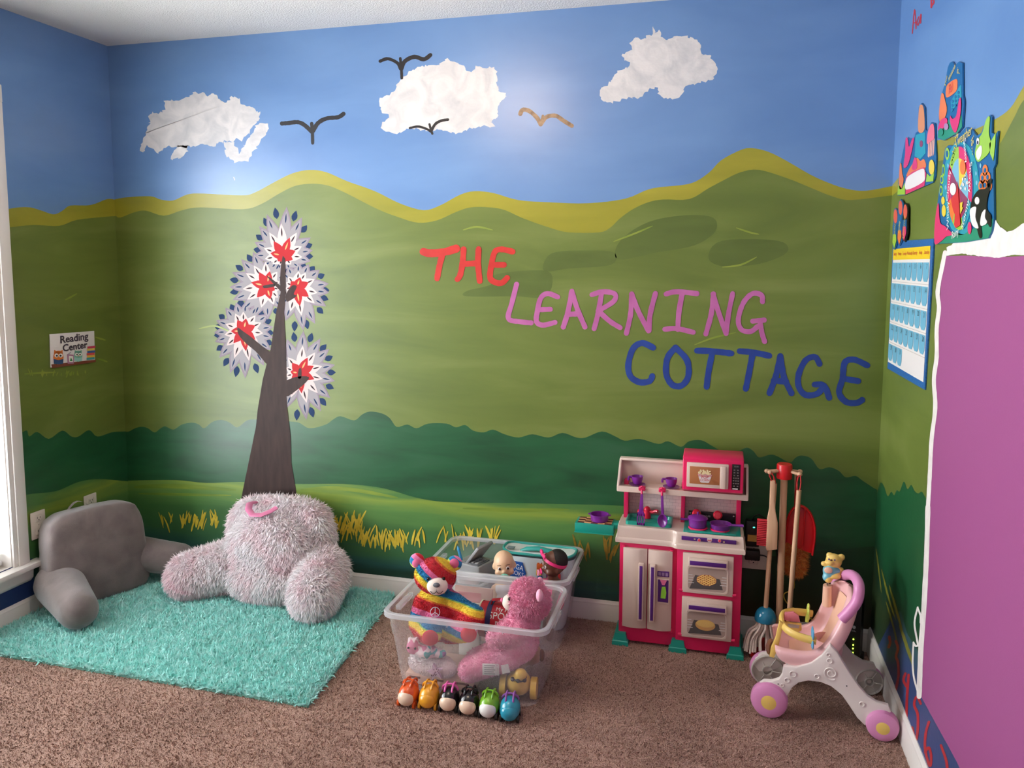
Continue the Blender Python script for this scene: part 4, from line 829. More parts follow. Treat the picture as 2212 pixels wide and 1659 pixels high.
# ------------------------------------------------------------------ six little push cars
def car(i, label, body, front, frame, x, y, rz):
    t = Thing('toy_car', label, 'toy car', (x, y, 0), rz, 'rounded push cars in a row before the bin')
    def fill(b): b.ball((0, 0, .040), (.034, .040, .034)); b.ball((0, -.012, .034), (.033, .030, .028)); b.ball((0, .005, .030), (.034, .038, .022))
    t.part('shell', blob(fill, .0045, 3), body)
    t.part('front_panel', blob(lambda b: b.ball((0, -.024, .034), (.029, .022, .026)), .0035, 2), front)
    for a in (-1, 1):
        t.part('handle_bar', B().tube([(a*.012, .010+.026*math.cos(u), .066+.015*math.sin(u)) for u in np.linspace(-.2, math.pi+.2, 11)], .0034, 8), frame)
    t.part('handle_bar', B().tube([(.026*math.cos(u), .010, .064+.0165*math.sin(u)) for u in np.linspace(-.2, math.pi+.2, 11)], .0034, 8), frame)
    for sx in (-1, 1):
        for yy in (-.018, .024): t.part('wheel', B().cyl((sx*.024, yy, .012), (sx*.0315, yy, .012), .0125, seg=16), frame if i in (0, 1) else blk)
OR = mat('toy_orange', (226, 92, 36), .25, coat=.3); YE = mat('toy_gold', (236, 164, 40), .25, coat=.3); BK = mat('toy_gloss_black', (24, 20, 22), .2, coat=.3); CR = mat('toy_cream', (236, 206, 180), .3, coat=.2); GN = mat('toy_green', (120, 178, 40), .25, coat=.3); TL = mat('toy_turquoise', (40, 150, 176), .25, coat=.3); PU = mat('toy_violet', (140, 84, 160), .3); WH = mat('toy_white', (236, 234, 230), .3); RS = mat('toy_rose', (226, 96, 170), .3)
cars = [('orange rounded push car at the end of the row', OR, CR, OR), ('golden yellow rounded push car between an orange and a black one', YE, YE, YE), ('black and cream push car with pink handle bars', BK, CR, RS), ('black and cream push car with black handle bars', BK, CR, BK), ('lime green push car with a white front', GN, WH, GN), ('turquoise push car with violet handle bars', TL, TL, PU)]
for i, ((lb, a, c, d), x) in enumerate(zip(cars, (1.764, 1.834, 1.903, 1.972, 2.041, 2.110))): car(i, lb, a, c, d, x, (-.788, -.783, -.780, -.783, -.783, -.784)[i], R((-4, 2, 5, 4, 2, 7)[i]))
# ================================================================== play kitchen
hotp = mat('kitchen_pink', (222, 30, 92), .32, coat=.2); ktan = mat('kitchen_cream', (216, 194, 180), .35, coat=.15); kteal = mat('kitchen_teal', (24, 150, 132), .32, coat=.2); kpur = mat('kitchen_purple', (120, 40, 140), .3, coat=.2); kpurd = mat('purple_inset', (84, 34, 120), .35)
kblack = mat('kitchen_black', (24, 20, 22), .3); kred = mat('kitchen_red', (222, 26, 60), .3, coat=.2); printred = mat('print_red', (200, 40, 50), .5); clearp, nt, pb = new_mat('clear_window'); pb.inputs['Alpha'].default_value = .05; pb.inputs['Roughness'].default_value = .05
k4 = lambda x, y, Y: PY(1220+x*.28928, 950+y*.28928, Y)
kz = lambda x, y, Y: PY(1320+x*.13562, 960+y*.13562, Y)
kit = Thing('play_kitchen', 'pink and cream plastic play kitchen with teal feet against the wall', 'toy kitchen', (2.606, -.11, 0))
def kbox(name, x0, y0, x1, y1, Yf, Yb, m, bev=.002, parent=None, label=None, f=k4):
    """front-face corners in photo crop pixels on the plane y = Yf, reaching back to Yb"""
    a, c = f(x0, y0, Yf), f(x1, y1, Yf)
    return kit.part(name, B().box((a.x, Yf, min(a.z, c.z)), (c.x, Yb, max(a.z, c.z)), bev), m, parent, True, label)
YL, YR_ = -.178, -.192
kit.part('cabinet_body', B().box((2.382, YL, .012), (2.602, -.03, .415), .004), hotp, world=True)
kit.part('oven_body', B().box((2.598, YR_, .012), (2.832, -.03, .415), .004), hotp, world=True)
for x0, x1 in ((2.360, 2.423), (2.574, 2.641), (2.786, 2.848)):
    b = B(); d = .006
    rows = [[(x0, -.205, 0), (x1, -.205, 0), (x1, -.022, 0), (x0, -.022, 0)], [(x0+.001, -.204, .016), (x1-.001, -.204, .016), (x1-.001, -.022, .016), (x0+.001, -.022, .016)], [(x0+.006, -.2, .019), (x1-.006, -.2, .019), (x1-.006, -.024, .019), (x0+.006, -.024, .019)], [(x0+.012, -.196, .046), (x1-.012, -.196, .046), (x1-.012, -.024, .046), (x0+.012, -.024, .046)]]
    b.grid(rows, True); b.face(rows[-1]); kit.part('foot', b, kteal, world=True)
# fridge doors, gently bowed
for x0, x1 in ((2.397, 2.4875), (2.491, 2.581)):
    n = 8; pr = []
    for i in range(n+1): t_ = i/n; pr.append((x0+(x1-x0)*t_, -.188-.010*math.sin(math.pi*t_)))
    poly = [Vector((x, y, .073)) for x, y in pr]+[Vector((x1, YL, .073)), Vector((x0, YL, .073))]
    d = kit.part('fridge_door', B().prism(poly, (0, 0, .312), .002), ktan, world=True)
    left = x0 < 2.45; hx = 2.4675 if left else 2.510
    h = kit.part('door_handle', B().box((hx-.0105, -.216, .112), (hx+.0105, -.196, .335), .003), ktan, d, True); kit.part('handle_inset', B().box((hx-.0055, -.2175, .12), (hx+.0055, -.2155, .328), .0008), kpurd, d, True)
    for z in (.075, .383): kit.part('hinge', B().box((x0+(-.004 if left else .082), -.187, z-.008), (x0+(.008 if left else .094), YL, z+.008), .002), hotp, d, True)
    if not left:
        kit.part('dispenser_panel', B().box((2.527, -.1995, .288), (2.571, -.194, .309), .001), kpurd, d, True)
        for k in range(3): kit.part('dispenser_button', B().box((2.5305+k*.0133, -.2012, .292), (2.5405+k*.0133, -.199, .305), .001), mat('mauve_button', (150, 120, 160), .4), d, True)
        kit.part('dispenser_frame', B().box((2.5265, -.200, .182), (2.5735, -.192, .281), .002), ktan, d, True)
        kit.part('dispenser_recess', B().box((2.5305, -.2012, .19), (2.5695, -.1995, .277), .001), kpurd, d, True)
        kit.part('dispenser_spout', B().prism([Vector((x, -.2045, z)) for x, z in ((2.538, .277), (2.563, .277), (2.555, .258), (2.546, .258))], (0, .004, 0)), mat('spout_pink', (220, 110, 150), .4), d, True)
        kit.part('printed_cup', B().prism([Vector((x, -.2035, z)) for x, z in ((2.541, .206), (2.559, .206), (2.562, .228), (2.558, .252), (2.545, .250), (2.543, .235))], (0, .003, 0)), mat('cup_green', (140, 200, 60), .4), d, True)
# ovens
pie = mat('pie_crust', (214, 156, 66), .5); rackm = mat('rack_grey', (206, 200, 196), .35); ovdark = mat('oven_dark', (46, 32, 28), .5)
for z0, z1, fancy in ((.240, .392, True), (.067, .222, False)):
    x0, x1 = 2.620, 2.802; fy = -.207
    o = kit.part('oven_door', B().box((x0, fy, z0), (x1, YR_+.001, z1), .003), ktan, world=True)
    wz0, wz1, wx0, wx1 = z0+.012, z0+.105, x0+.020, x1-.022
    fr = B(); rows = [[(x, y_, z) for x, z in [( (wx0+wx1)/2+(px_), (wz0+wz1)/2+pz_) for px_, pz_ in [(p[0], p[1]) for p in rrect((wx1-wx0)/2+e, (wz1-wz0)/2+e, 0, .014)]]] for e, y_ in ((.004, fy+.001), (.004, fy-.002), (-.001, fy-.002), (-.003, fy+.001))]
    fr.grid(rows, True); kit.part('window_frame', fr, ktan, o, True)
    kit.part('oven_interior', B().box((wx0+.001, fy-.0012, wz0+.001), (wx1-.001, fy+.002, wz1-.001)), ktan if False else mat('oven_wall', (176, 150, 136), .5), o, True)
    tz = wz0+.02
    kit.part('printed_tray', B().prism([Vector((x, fy-.0016, z)) for x, z in ((wx0+.006, wz0+.006), (wx1-.014, wz0+.012), (wx1-.026, wz0+.052), (wx0+.026, wz0+.060))], (0, .001, 0)), ovdark, o, True)
    for k in range(4): kit.part('rack_bar', B().box((wx0+.002, fy-.0022, wz0+.028+k*.01), (wx0+.022-k*.002, fy-.001, wz0+.0305+k*.01)), rackm, o, True); kit.part('rack_bar', B().box((wx1-.024+k*.002, fy-.0022, wz0+.028+k*.01), (wx1-.002, fy-.001, wz0+.0305+k*.01)), rackm, o, True)
    cx, cz = (wx0+wx1)/2-.003, wz0+.044; rx, rz_ = .036, .021
    pi_ = kit.part('printed_pie', B().prism([Vector((cx+rx*math.cos(a), fy-.0028, cz+rz_*math.sin(a))) for a in np.linspace(0, 2*math.pi, 28, endpoint=False)], (0, .0012, 0)), mat('pie_filling', (190, 104, 44), .5) if fancy else pie, o, True)
    if fancy:
        b = B()
        for k in range(-3, 4):
            u = k/3.6; l = math.sqrt(1-u*u)
            b.tube([(cx+rx*(u*.72-l*.6), fy-.003, cz+rz_*(u*.72+l*.6)), (cx+rx*(u*.72+l*.6), fy-.003, cz+rz_*(u*.72-l*.6))], .0017, 5)
            b.tube([(cx+rx*(u*.72-l*.6), fy-.003, cz+rz_*(-u*.72-l*.6)), (cx+rx*(u*.72+l*.6), fy-.003, cz+rz_*(-u*.72+l*.6))], .0017, 5)
        kit.part('printed_lattice', b, mat('pie_lattice', (236, 190, 96), .5), o, True)
    else:
        kit.part('printed_pie_top', B().prism([Vector((cx+rx*.9*math.cos(a), fy-.0034, cz+.006+rz_*.66*math.sin(a))) for a in np.linspace(0, 2*math.pi, 28, endpoint=False)], (0, .001, 0)), mat('pie_top', (232, 190, 90), .5), o, True)
    kit.part('window_pane', B().box((wx0, fy-.0042, wz0), (wx1, fy-.0036, wz1)), clearp, o, True)
    h = kit.part('oven_handle', B().box((x0+.020, fy-.018, z1-.045), (x1-.020, fy+.001, z1-.013), .004), ktan, o, True); kit.part('handle_inset', B().box((x0+.026, fy-.0192, z1-.037), (x1-.026, fy-.017, z1-.021), .0008), kpurd, o, True)
    for x in (x0-.004, x1+.004): kit.part('hinge', B().cyl((x-.008, fy+.006, z0+.006), (x+.008, fy+.006, z0+.006), .006, seg=12), hotp, o, True)
# counter: cream slab, stepping forward over the ovens
YCL, YCR = -.190, -.208
out = smooth_path([(2.366, -.03), (2.364, -.10), (2.366, YCL+.008), (2.378, YCL), (2.45, YCL), (2.555, YCL), (2.58, YCL-.004), (2.592, YCR+.004), (2.615, YCR), (2.72, YCR), (2.826, YCR), (2.842, YCR+.012), (2.844, -.10), (2.842, -.03)], 4)
c0 = Vector((2.604, -.12)); b = B()
rows = []
for e, z in ((1.0, .404), (1.004, .412), (.998, .420), (.978, .424), (.972, .456), (.965, .464), (.955, .467)):
    rows.append([(c0.x+(p[0]-c0.x)*e, min(-.03, c0.y+(p[1]-c0.y)*(1+(e-1)*2.5)), z) for p in out])
b.grid(rows, True); b.face(rows[-1]); b.face(rows[0][::-1]); kit.part('counter', b, ktan, world=True)
# sink: teal surround with basin
b = B(); hx, hy, cx, cy = .083, .048, 2.487, -.112
b.grid([[(cx+x, cy+y, z) for x, y, _ in rrect(hx+e, hy+e2, 0, .012)] for e, e2, z in ((.004, .004, .466), (.004, .004, .480), (0, 0, .482), (-.006, -.006, .480), (-.009, -.009, .4685))], True)
b.face([(cx+x, cy+y, .4685) for x, y, _ in rrect(hx-.009, hy-.009, 0, .012)]); sk = kit.part('sink', b, kteal, world=True)
b = B().cyl((2.474, -.072, .47), (2.474, -.072, .500), .015, .013); b.ball((2.474, -.072, .502), (.0135, .0135, .014)); b.tube([(2.474, -.072, .498), (2.495, -.078, .496), (2.508, -.082, .503), (2.516, -.086, .503)], [.006, .006, .0055, .007], 10)
kit.part('faucet', b, kred, sk, True); kit.part('tap_knob', B().ball((2.447, -.07, .493), (.012, .012, .009)), kred, sk, True)
# stove top
st = kit.part('stove_top', B().box((2.618, -.194, .464), (2.824, -.055, .472), .003), kteal, world=True)
kit.part('stove_lip', B().box((2.634, -.2, .468), (2.806, -.186, .475), .002), kteal, st, True)
bp = kit.part('stove_panel', B().box((2.632, -.062, .470), (2.806, -.052, .508), .002), kblack, world=True)
for x in (2.664, 2.744):
    kit.part('burner', B().lathe([(.001, .0), (.034, 0), (.036, .003), (.033, .006), (.027, .0065), (.001, .0065)], (x+.006, -.152, .472), 28), hotp, st, True)
for x in (2.662, 2.741): kit.part('panel_knob', B().lathe([(.0005, .022), (.012, .022), (.016, .018), (.0175, .008), (.0175, 0)], (x, -.062, .500), 20, (0, -1, .25)), kred, bp, True)
wh = mat('panel_print', (214, 208, 206), .5)
kit.part('printed_clock', text_mesh('12:00', .010, (1, 0, 0), (0, 0, 1), (2.703, -.0625, .492)), wh, bp, True)
for x in (2.638, 2.800): kit.part('panel_screw', B().ball((x, -.0625, .500), (.004, .001, .003), sub=1), wh, bp, True)
# control strip
o = kbox('control_panel', 872, 720, 1281, 784, -.2075, -.2, kpurd, .001)
for x in (1004, 1156):
    c = k4(x, 748 if x < 1100 else 753, -.209)
    kit.part('knob_print', B().cyl(c+Vector((0, .001, -.001)), c+Vector((0, -.001, -.001)), .0062, seg=20), wh, o, True); kit.part('control_knob', B().cyl(c, c+Vector((0, -.006, 0)), .005, .0045, seg=18), mat('knob_coral', (220, 70, 90), .35), o, True)
c = k4(1081, 750, -.2085); lg = kit.part('logo_patch', B().prism([c+Vector((x, 0, z)) for x, z in ((-.0085, .0075), (.0085, .0075), (.0085, -.003), (.004, -.0075), (-.004, -.0075), (-.0085, -.003))], (0, .001, 0)), wh, o, True)
for k in range(5): kit.part('logo_stroke', B().box(c+Vector((-.0068+k*.0029, -.0004, -.004)), c+Vector((-.005+k*.0029, .0, .001+.001*(k % 2)))), printred, o, True)
for x, y in ((970, 742), (1188, 764)): c = k4(x, y, -.2085); kit.part('symbol_print', B().box(c+Vector((-.003, 0, -.002)), c+Vector((.003, .001, .002))), mat('print_cream', (214, 200, 150), .5), o, True)
# posts and tiled splashback
for x0, x1 in ((2.384, 2.401), (2.603, 2.618), (2.808, 2.825)): kit.part('post', B().prism([Vector((x0, -.082, .462)), Vector((x1, -.082, .462)), Vector((x1+.001, -.092, .62)), Vector((x0+.001, -.092, .62))], (0, .05, 0), .002), hotp, world=True)
m, nt, pb = new_mat('tile_print'); tc = nt.nodes.new('ShaderNodeTexCoord'); mp = nt.nodes.new('ShaderNodeMapping'); mp.inputs['Rotation'].default_value = (R(-90), 0, 0)
bt = nt.nodes.new('ShaderNodeTexBrick'); bt.inputs['Scale'].default_value = 1; bt.inputs['Brick Width'].default_value = .024; bt.inputs['Row Height'].default_value = .013; bt.inputs['Mortar Size'].default_value = .0006
bt.inputs['Color1'].default_value = lin((216, 196, 190))+(1,); bt.inputs['Color2'].default_value = lin((208, 188, 184))+(1,); bt.inputs['Mortar'].default_value = lin((178, 158, 156))+(1,)
nt.links.new(tc.outputs['Object'], mp.inputs[0]); nt.links.new(mp.outputs[0], bt.inputs[0]); nt.links.new(bt.outputs[0], pb.inputs['Base Color'])
kit.part('splashback', B().box((2.388, -.052, .455), (2.822, -.044, .625), .001), m, world=True)
# top shelf
b = B(); x0, x1 = 2.364, 2.848
side = [(-.150, .590), (-.157, .595), (-.155, .612), (-.075, .700), (-.05, .702), (-.045, .59)]
for xa, xb in ((x0, x0+.009), (x1-.009, x1)): b.prism([Vector((xa, y, z)) for y, z in side], (xb-xa, 0, 0), .002)
b.prism([Vector((x0+.002, y, z)) for y, z in ((-.157, .592), (-.158, .612), (-.150, .613), (-.146, .602), (-.05, .604), (-.05, .592))], (x1-x0-.004, 0, 0), .0015)
b.box((x0+.002, -.06, .595), (x1-.002, -.045, .702), .002); b.box((x0+.001, -.077, .694), (x1-.001, -.045, .704), .003)
sh = kit.part('shelf', b, ktan, world=True)
for x in (577, 728):
    c = k4(x, 352, -.16); b = B().box((c.x-.013, -.166, .602), (c.x+.013, -.145, .618), .004); b.tube([(c.x, -.164, .606), (c.x, -.170, .596), (c.x, -.172, .586), (c.x, -.168, .582)], .0042, 8); b.tube([(c.x-.008, -.164, .614), (c.x, -.165, .620), (c.x+.008, -.164, .614)], .004, 8)
    kit.part('hook', b, hotp, sh, True)
# microwave
fy = -.178
mw = kit.part('microwave', B().prism([Vector((2.610, y, z)) for y, z in ((fy, .625), (fy, .742), (fy+.012, .750), (-.06, .754), (-.05, .748), (-.05, .604), (-.14, .606))], (.218, 0, 0), .005, 3), hotp, world=True)
a, c = kz(1210, 275, fy), kz(1865, 710, fy)
d = kit.part('microwave_door', B().box((a.x, fy-.009, c.z), (c.x, fy+.002, a.z), .003), ktan, mw, True)
wa, wc = kz(1255, 345, fy-.01), kz(1725, 655, fy-.01)
kit.part('microwave_window', B().box((wa.x, fy-.0098, wc.z), (wc.x, fy-.008, wa.z), .0006), mat('amber_print', (170, 108, 66), .4), mw, True)
kit.part('microwave_handle', B().box((kz(1745, 400, fy).x, fy-.017, c.z+.002), (kz(1832, 400, fy).x, fy-.004, a.z-.006), .0025), ktan, mw, True)
cx, cz = (wa.x+wc.x)/2+.001, (wa.z+wc.z)/2; yy = fy-.0106
kit.part('printed_bowl', B().prism([Vector((cx+x, yy, cz+z)) for x, z in ((-.026, .006), (.026, .006), (.016, -.024), (.012, -.026), (-.012, -.026), (-.016, -.024))], (0, .0008, 0)), wh, mw, True)
b = B(); rr = random.Random(4)
for k in range(42):
    a_ = rr.uniform(0, math.pi); q = rr.uniform(0, 1)**.6; b.ball((cx+.0235*q*math.cos(a_), yy-.0004, cz+.006+.019*q*math.sin(a_)), (.0036, .0009, .0034), sub=1)
kit.part('printed_popcorn', b, mat('popcorn_print', (226, 208, 160), .6), mw, True, kind='stuff')
b = B()
for r_ in range(4):
    for k in range(17):
        if (k+r_) % 2 == 0: b.box((cx-.0255+k*.003, yy-.0006, cz+.004-r_*.0024), (cx-.0228+k*.003, yy, cz+.006-r_*.0024))
kit.part('printed_checks', b, printred, mw, True, kind='stuff')
kit.part('lettering', text_mesh('POP', .014, (1, 0, 0), (0, 0, 1), (cx, yy-.0006, cz-.006)), printred, mw, True); kit.part('lettering', text_mesh('CORN', .012, (1, 0, 0), (0, 0, 1), (cx, yy-.0006, cz-.0165)), printred, mw, True)
a, c = kz(1930, 315, fy), kz(2050, 730, fy)
kp = kit.part('keypad', B().box((a.x, fy-.002, c.z), (c.x, fy+.002, a.z), .0008), kblack, mw, True)
kw, kh = c.x-a.x, a.z-c.z
kit.part('clock_print', text_mesh('12:00', .0075, (1, 0, 0), (0, 0, 1), ((a.x+c.x)/2, fy-.0023, a.z-kh*.08)), mat('lcd_print', (150, 150, 150), .4), mw, True)
for r_ in range(7):
    for k in range(2 if r_ < 3 or r_ == 6 else 3):
        n_ = 2 if r_ < 3 or r_ == 6 else 3; x = a.x+kw*((k+.5)/n_*.84+.08); z = a.z-kh*(.22+r_*.105)
        kit.part('key_print', B().box((x-.0028, fy-.0026, z-.0022), (x+.0028, fy-.0018, z+.0022), .0004), mat('key_grey', (120, 112, 110), .5), mw, True)
kit.part('key_print', B().box((a.x+kw*.1, fy-.0026, c.z+.002), (c.x-kw*.25, fy-.0018, c.z+.0065)), wh, mw, True)
# side leaf
o = kit.part('side_leaf', B().box((2.200, -.142, .412), (2.352, -.058, .449), .004), kteal, world=True); kit.part('leaf_lip', B().box((2.1985, -.1445, .410), (2.3535, -.056, .414), .0015), kteal, o, True)
kit.part('leaf_bracket', B().box((2.349, -.12, .430), (2.386, -.075, .452), .003), kteal, o, True)
ck = (mat('check_brown', (96, 34, 28), .5), mat('check_tan', (226, 172, 120), .5))
for i in range(5):
    for j in range(5): kit.part('check_square', B().box((2.210+i*.0265, -.136+j*.0145, .4488), (2.2365+i*.0265, -.1215+j*.0145, .4502)), ck[(i+j) % 2], o, True)
# ------------------------------------------------------------------ toy dishes
def cup_profile(r, h): return [(.001, .003), (r*.62, .003), (r*.7, .006), (r*.92, h*.6), (r, h), (r*.94, h), (r*.85, h*.6), (r*.62, .008), (.001, .008)]
for i, (xc, lb) in enumerate(((540, 'purple toy teacup on the shelf by its cream side panel'), (795, 'purple toy teacup on the shelf beside the pink microwave'))):
    c = k4(xc, 325, -.112); z = .605
    t = Thing('toy_saucer', lb.replace('teacup', 'saucer under a cup'), 'saucer', (c.x, -.108, z), 0, 'purple toy saucers'); t.part('plate', B().lathe([(.001, 0), (.015, 0), (.019, .002), (.031, .006), (.032, .0075), (.019, .004), (.001, .004)]), kpur)
    t = Thing('toy_teacup', lb, 'teacup', (c.x, -.108, z+.0045), R(12 if i else 18), 'purple toy teacups'); t.part('cup', B().lathe(cup_profile(.0225, .034)), kpur)
    t.part('handle', B().tube([(-.021, 0, .031), (-.033, 0, .031), (-.034, 0, .028), (-.034, 0, .018)], .0034, 8, flat=1.3), kpur)
t = Thing('toy_casserole', 'purple toy casserole dish on the checked side leaf', 'toy pot', (2.291, -.098, .4502)); t.part('dish', B().lathe([(.001, 0), (.031, 0), (.034, .003), (.036, .025), (.0385, .026), (.0385, .028), (.034, .028), (.032, .004), (.001, .004)]), kpur)
for s in (-1, 1): t.part('lug_handle', B().box((s*.036 if s > 0 else -.045, -.007, .023), (.045 if s > 0 else -.036, .007, .027), .002), kpur)
t = Thing('toy_saucepan', 'purple lidded toy saucepan on the play stove', 'toy pot', (2.669, -.152, .4785), R(0)); t.part('pan', B().lathe([(.001, 0), (.030, 0), (.032, .003), (.034, .03), (.036, .031), (.034, .032), (.001, .032)]), kpur)
l = t.part('lid', B().lathe([(.037, .031), (.0375, .0335), (.034, .037), (.018, .043), (.006, .045), (.001, .045)]), kpur); t.part('lid_knob', B().cyl((0, 0, .044), (0, 0, .056), .004, .0045, 12), kpur, l)
t.part('handle', B().tube([(-.034, -.005, .026), (-.05, -.01, .027), (-.062, -.012, .028)], .0045, 8), kpur)
t = Thing('toy_frying_pan', 'purple toy frying pan on the play stove beside the saucepan', 'toy pan', (2.752, -.152, .4785)); t.part('pan', B().lathe([(.001, 0), (.033, 0), (.036, .004), (.039, .018), (.040, .019), (.0375, .019), (.034, .006), (.001, .004)]), kpur); t.part('handle', B().tube([(.038, -.004, .016), (.06, -.006, .018), (.082, -.008, .019)], [.005, .0045, .0055], 8), kpur)
def hung(name, label, x):
    c = k4(x, 385, -.172); return Thing(name, label, 'toy utensil', (c.x, -.174, .583)), c
t, c = hung('toy_spatula', 'purple slotted toy spatula hanging from the shelf hook', 577)
t.part('handle', B().prism([Vector((x, -.004, z)) for x, z in ((-.0045, .010), (.0045, .010), (.0065, -.04), (.006, -.055), (-.010, -.055), (-.009, -.04))], (0, .005, 0), .001), kpur)
b = B().prism([Vector((x, -.004, z)) for x, z in ((-.0095, -.054), (.0055, -.054), (.012, -.066), (-.016, -.066))], (0, .004, 0)); z0, z1 = -.066, -.110
for xa, xb in ((-.0165, -.0125), (-.0085, -.0055), (-.0010, .0020), (.0085, .0125)): b.box((xa, -.004, z1), (xb, -.001, z0))
for za, zb in ((z0-.008, z0), (z1, z1+.008)): b.box((-.0165, -.004, za), (.0125, -.001, zb))
t.part('blade', b, kpur)
t, c = hung('toy_ladle', 'purple toy ladle hanging beside the spatula', 728)
t.part('handle', B().prism([Vector((x, -.004, z)) for x, z in ((-.0045, .010), (.0045, .010), (.009, -.06), (-.002, -.06))], (0, .005, 0), .001), kpur)
b = B(); b.lathe([(.001, -.006), (.009, -.004), (.0155, .002), (.0185, .008), (.0165, .008), (.013, .003), (.001, -.003)], (0, 0, 0), 24)
me = b.mesh(); me.transform(Matrix.Translation((.004, -.004, -.083)) @ Matrix.Rotation(R(90), 4, 'X') @ Matrix.Diagonal((1, 1.42, 1, 1))); t.part('bowl', me, kpur)
# ================================================================== toy cleaning set on its stand
wood = ramp_mat('pale_wood', [(.3, (200, 156, 122)), (.7, (222, 182, 148))], (6, 6, .5), 12, 4, 0, .5, .05); redp = mat('stand_red', (206, 26, 34), .35, coat=.1); cord = mat('red_cord', (196, 40, 44), .7)
SX, SY = 2.972, -.125
t = Thing('cleaning_stand', 'wooden stand with red cap and red base holding toy cleaning tools', 'stand', (SX, SY, 0))
t.part('base', B().lathe([(.001, 0), (.106, 0), (.1095, .006), (.1095, .014), (.102, .02), (.001, .02)], seg=40), redp)
t.part('pole', B().cyl((0, 0, .018), (0, 0, .69), .0125, seg=20), wood)
t.part('cap', B().lathe([(.026, 0), (.0275, .003), (.0275, .050), (.025, .054), (.001, .054)], (0, 0, .678), 28), redp)
PEG = []
for a in (200, 250, 300, 350): pass
for x, y in ((-.062, -.012), (-.052, -.028), (.050, -.030), (.055, .012)):
    d = Vector((x, y, 0)).normalized(); p0 = d*.024+Vector((0, 0, .707)); p1 = Vector((x, y, .704))
    pg = t.part('peg', B().cyl(p0, p1-d*.006, .0058, .0052, 12), wood); t.part('peg_knob', B().ball(p1, (.0095, .0095, .0085), sub=2), wood, pg)
def loop(t, p, q, r=.0022): t.part('hanging_cord', B().tube([Vector(p)+Vector((-.004, 0, 0)), Vector(p).lerp(Vector(q), .5)+Vector((-.007, 0, .004)), Vector(q)+Vector((-.003, -.006, .005)), Vector(q)+Vector((.003, -.006, .005)), Vector(p).lerp(Vector(q), .5)+Vector((.007, 0, .004)), Vector(p)+Vector((.004, 0, 0))], r, 6), cord)
# brush (hangs from the front-left peg, bristles to the side)
t = Thing('toy_brush', 'wooden toy hand brush with red bristles hanging on the stand', 'brush', (SX-.040, SY-.026, 0))
t.part('handle', B().prism([Vector((x, -.012, z)) for x, z in ((-.010, .672), (.006, .676), (.009, .66), (.008, .60), (.012, .56), (.021, .52), (.022, .42), (-.014, .412), (-.018, .425), (-.016, .53), (-.010, .57), (-.010, .64))], (0, .020, 0), .003), wood)
b = B(); rr = random.Random(8)
for i in range(15):
    for j in range(4): b.tube([(-.016, -.009+j*.0048, .430+i*.0066), (-.050, -.009+j*.0048+rr.uniform(-.001, .001), .431+i*.0066+rr.uniform(-.0015, .0015))], [.0022, .0034], 6)
t.part('bristles', b, mat('bristle_red', (206, 44, 56), .6), kind='stuff'); loop(t, (0, -.003, .672), (-.012, -.003, .700))
# mop
t = Thing('toy_mop', 'toy string mop with blue dome and white strands beside the stand', 'mop', (2.922, -.150, 0), 0)
t.part('handle', B().tube([(0, 0, .185), (.010, .019, .45), (.018, .028, .655)], .0085, 14), wood); loop(t, (.018, .028, .652), (-.002, .018, .7))
t.part('dome', B().lathe([(.0385, .142), (.0395, .148), (.038, .162), (.031, .178), (.02, .188), (.008, .192), (.001, .192)], seg=32), mat('mop_blue', (30, 128, 166), .2, coat=.4))
strand = mat('cotton_strand', (232, 214, 204), .95, bump=.6, bscale=260); rr = random.Random(9)
for i in range(46):
    a = i*2.399; q = .35+.65*((i*37) % 46)/46; r0 = .034*q; r1 = (.058 if math.sin(a) < .3 else .03)*(.55+.6*q)+rr.uniform(-.006, .006)
    lx = -.012 if math.cos(a) < 0 else 0
    e = Vector((r1*math.cos(a)*1.05+lx, r1*math.sin(a)*.62-.006, rr.uniform(.025, .04)+(0 if q > .3 else .02))); m_ = Vector((r0*1.05*math.cos(a)+lx*.6+(e.x-r0*math.cos(a))*.55, (r0+.006)*math.sin(a)*.9, .085+rr.uniform(-.01, .01)))
    pts = smooth_path([(r0*math.cos(a), r0*math.sin(a), .146), tuple(Vector((r0*1.1*math.cos(a), r0*1.1*math.sin(a), .122))), tuple(m_), tuple(e)], 4)
    t.part('strand', B().tube([Vector(p) for p in pts], .0042, 7), strand)
# broom
t = Thing('toy_broom', 'toy broom with plain wooden stick hanging on the stand', 'broom', (SX+.029, SY-.045, 0))
t.part('handle', B().tube([(0, 0, .12), (.010, .002, .4), (.020, .006, .648)], .0088, 14), wood); loop(t, (.018, .006, .645), (.020, .012, .698))
t.part('broom_head', B().box((-.012, -.05, .095), (.012, .05, .125), .004), wood)
b = B()
for i in range(16):
    for j in range(3): b.tube([(-.007+j*.007, -.046+i*.0061, .097), (-.008+j*.008, -.05+i*.0066, .022)], [.0022, .003], 5)
t.part('bristles', b, _mats['bristle_red'], kind='stuff')
# dustpan
t = Thing('toy_dustpan', 'red plastic toy dustpan hanging at the back of the stand', 'dustpan', (SX+.066, SY+.030, 0))
b = B().tube([(-.018, 0, .68), (-.022, -.002, .62), (-.022, -.002, .57)], .0065, 10, flat=.6)
pan = [(-.052, .43), (-.05, .49), (-.042, .535), (-.022, .568), (.005, .572), (.032, .548), (.047, .505), (.05, .46), (.044, .392), (.0, .405)]
b.prism([Vector((x, 0, z)) for x, z in pan], (0, .005, 0), .0015)
b.tube([Vector((x, -.010, z)) for x, z in smooth_path(pan[:-1], 4)], .0042, 8, flat=2.8, up=(0, 1, 0)); t.part('pan', b, redp)
for x in (-.018, .014): t.part('rib', B().tube([(x, -.002, .56), (x-.004, -.002, .42)], .003, 6), redp)
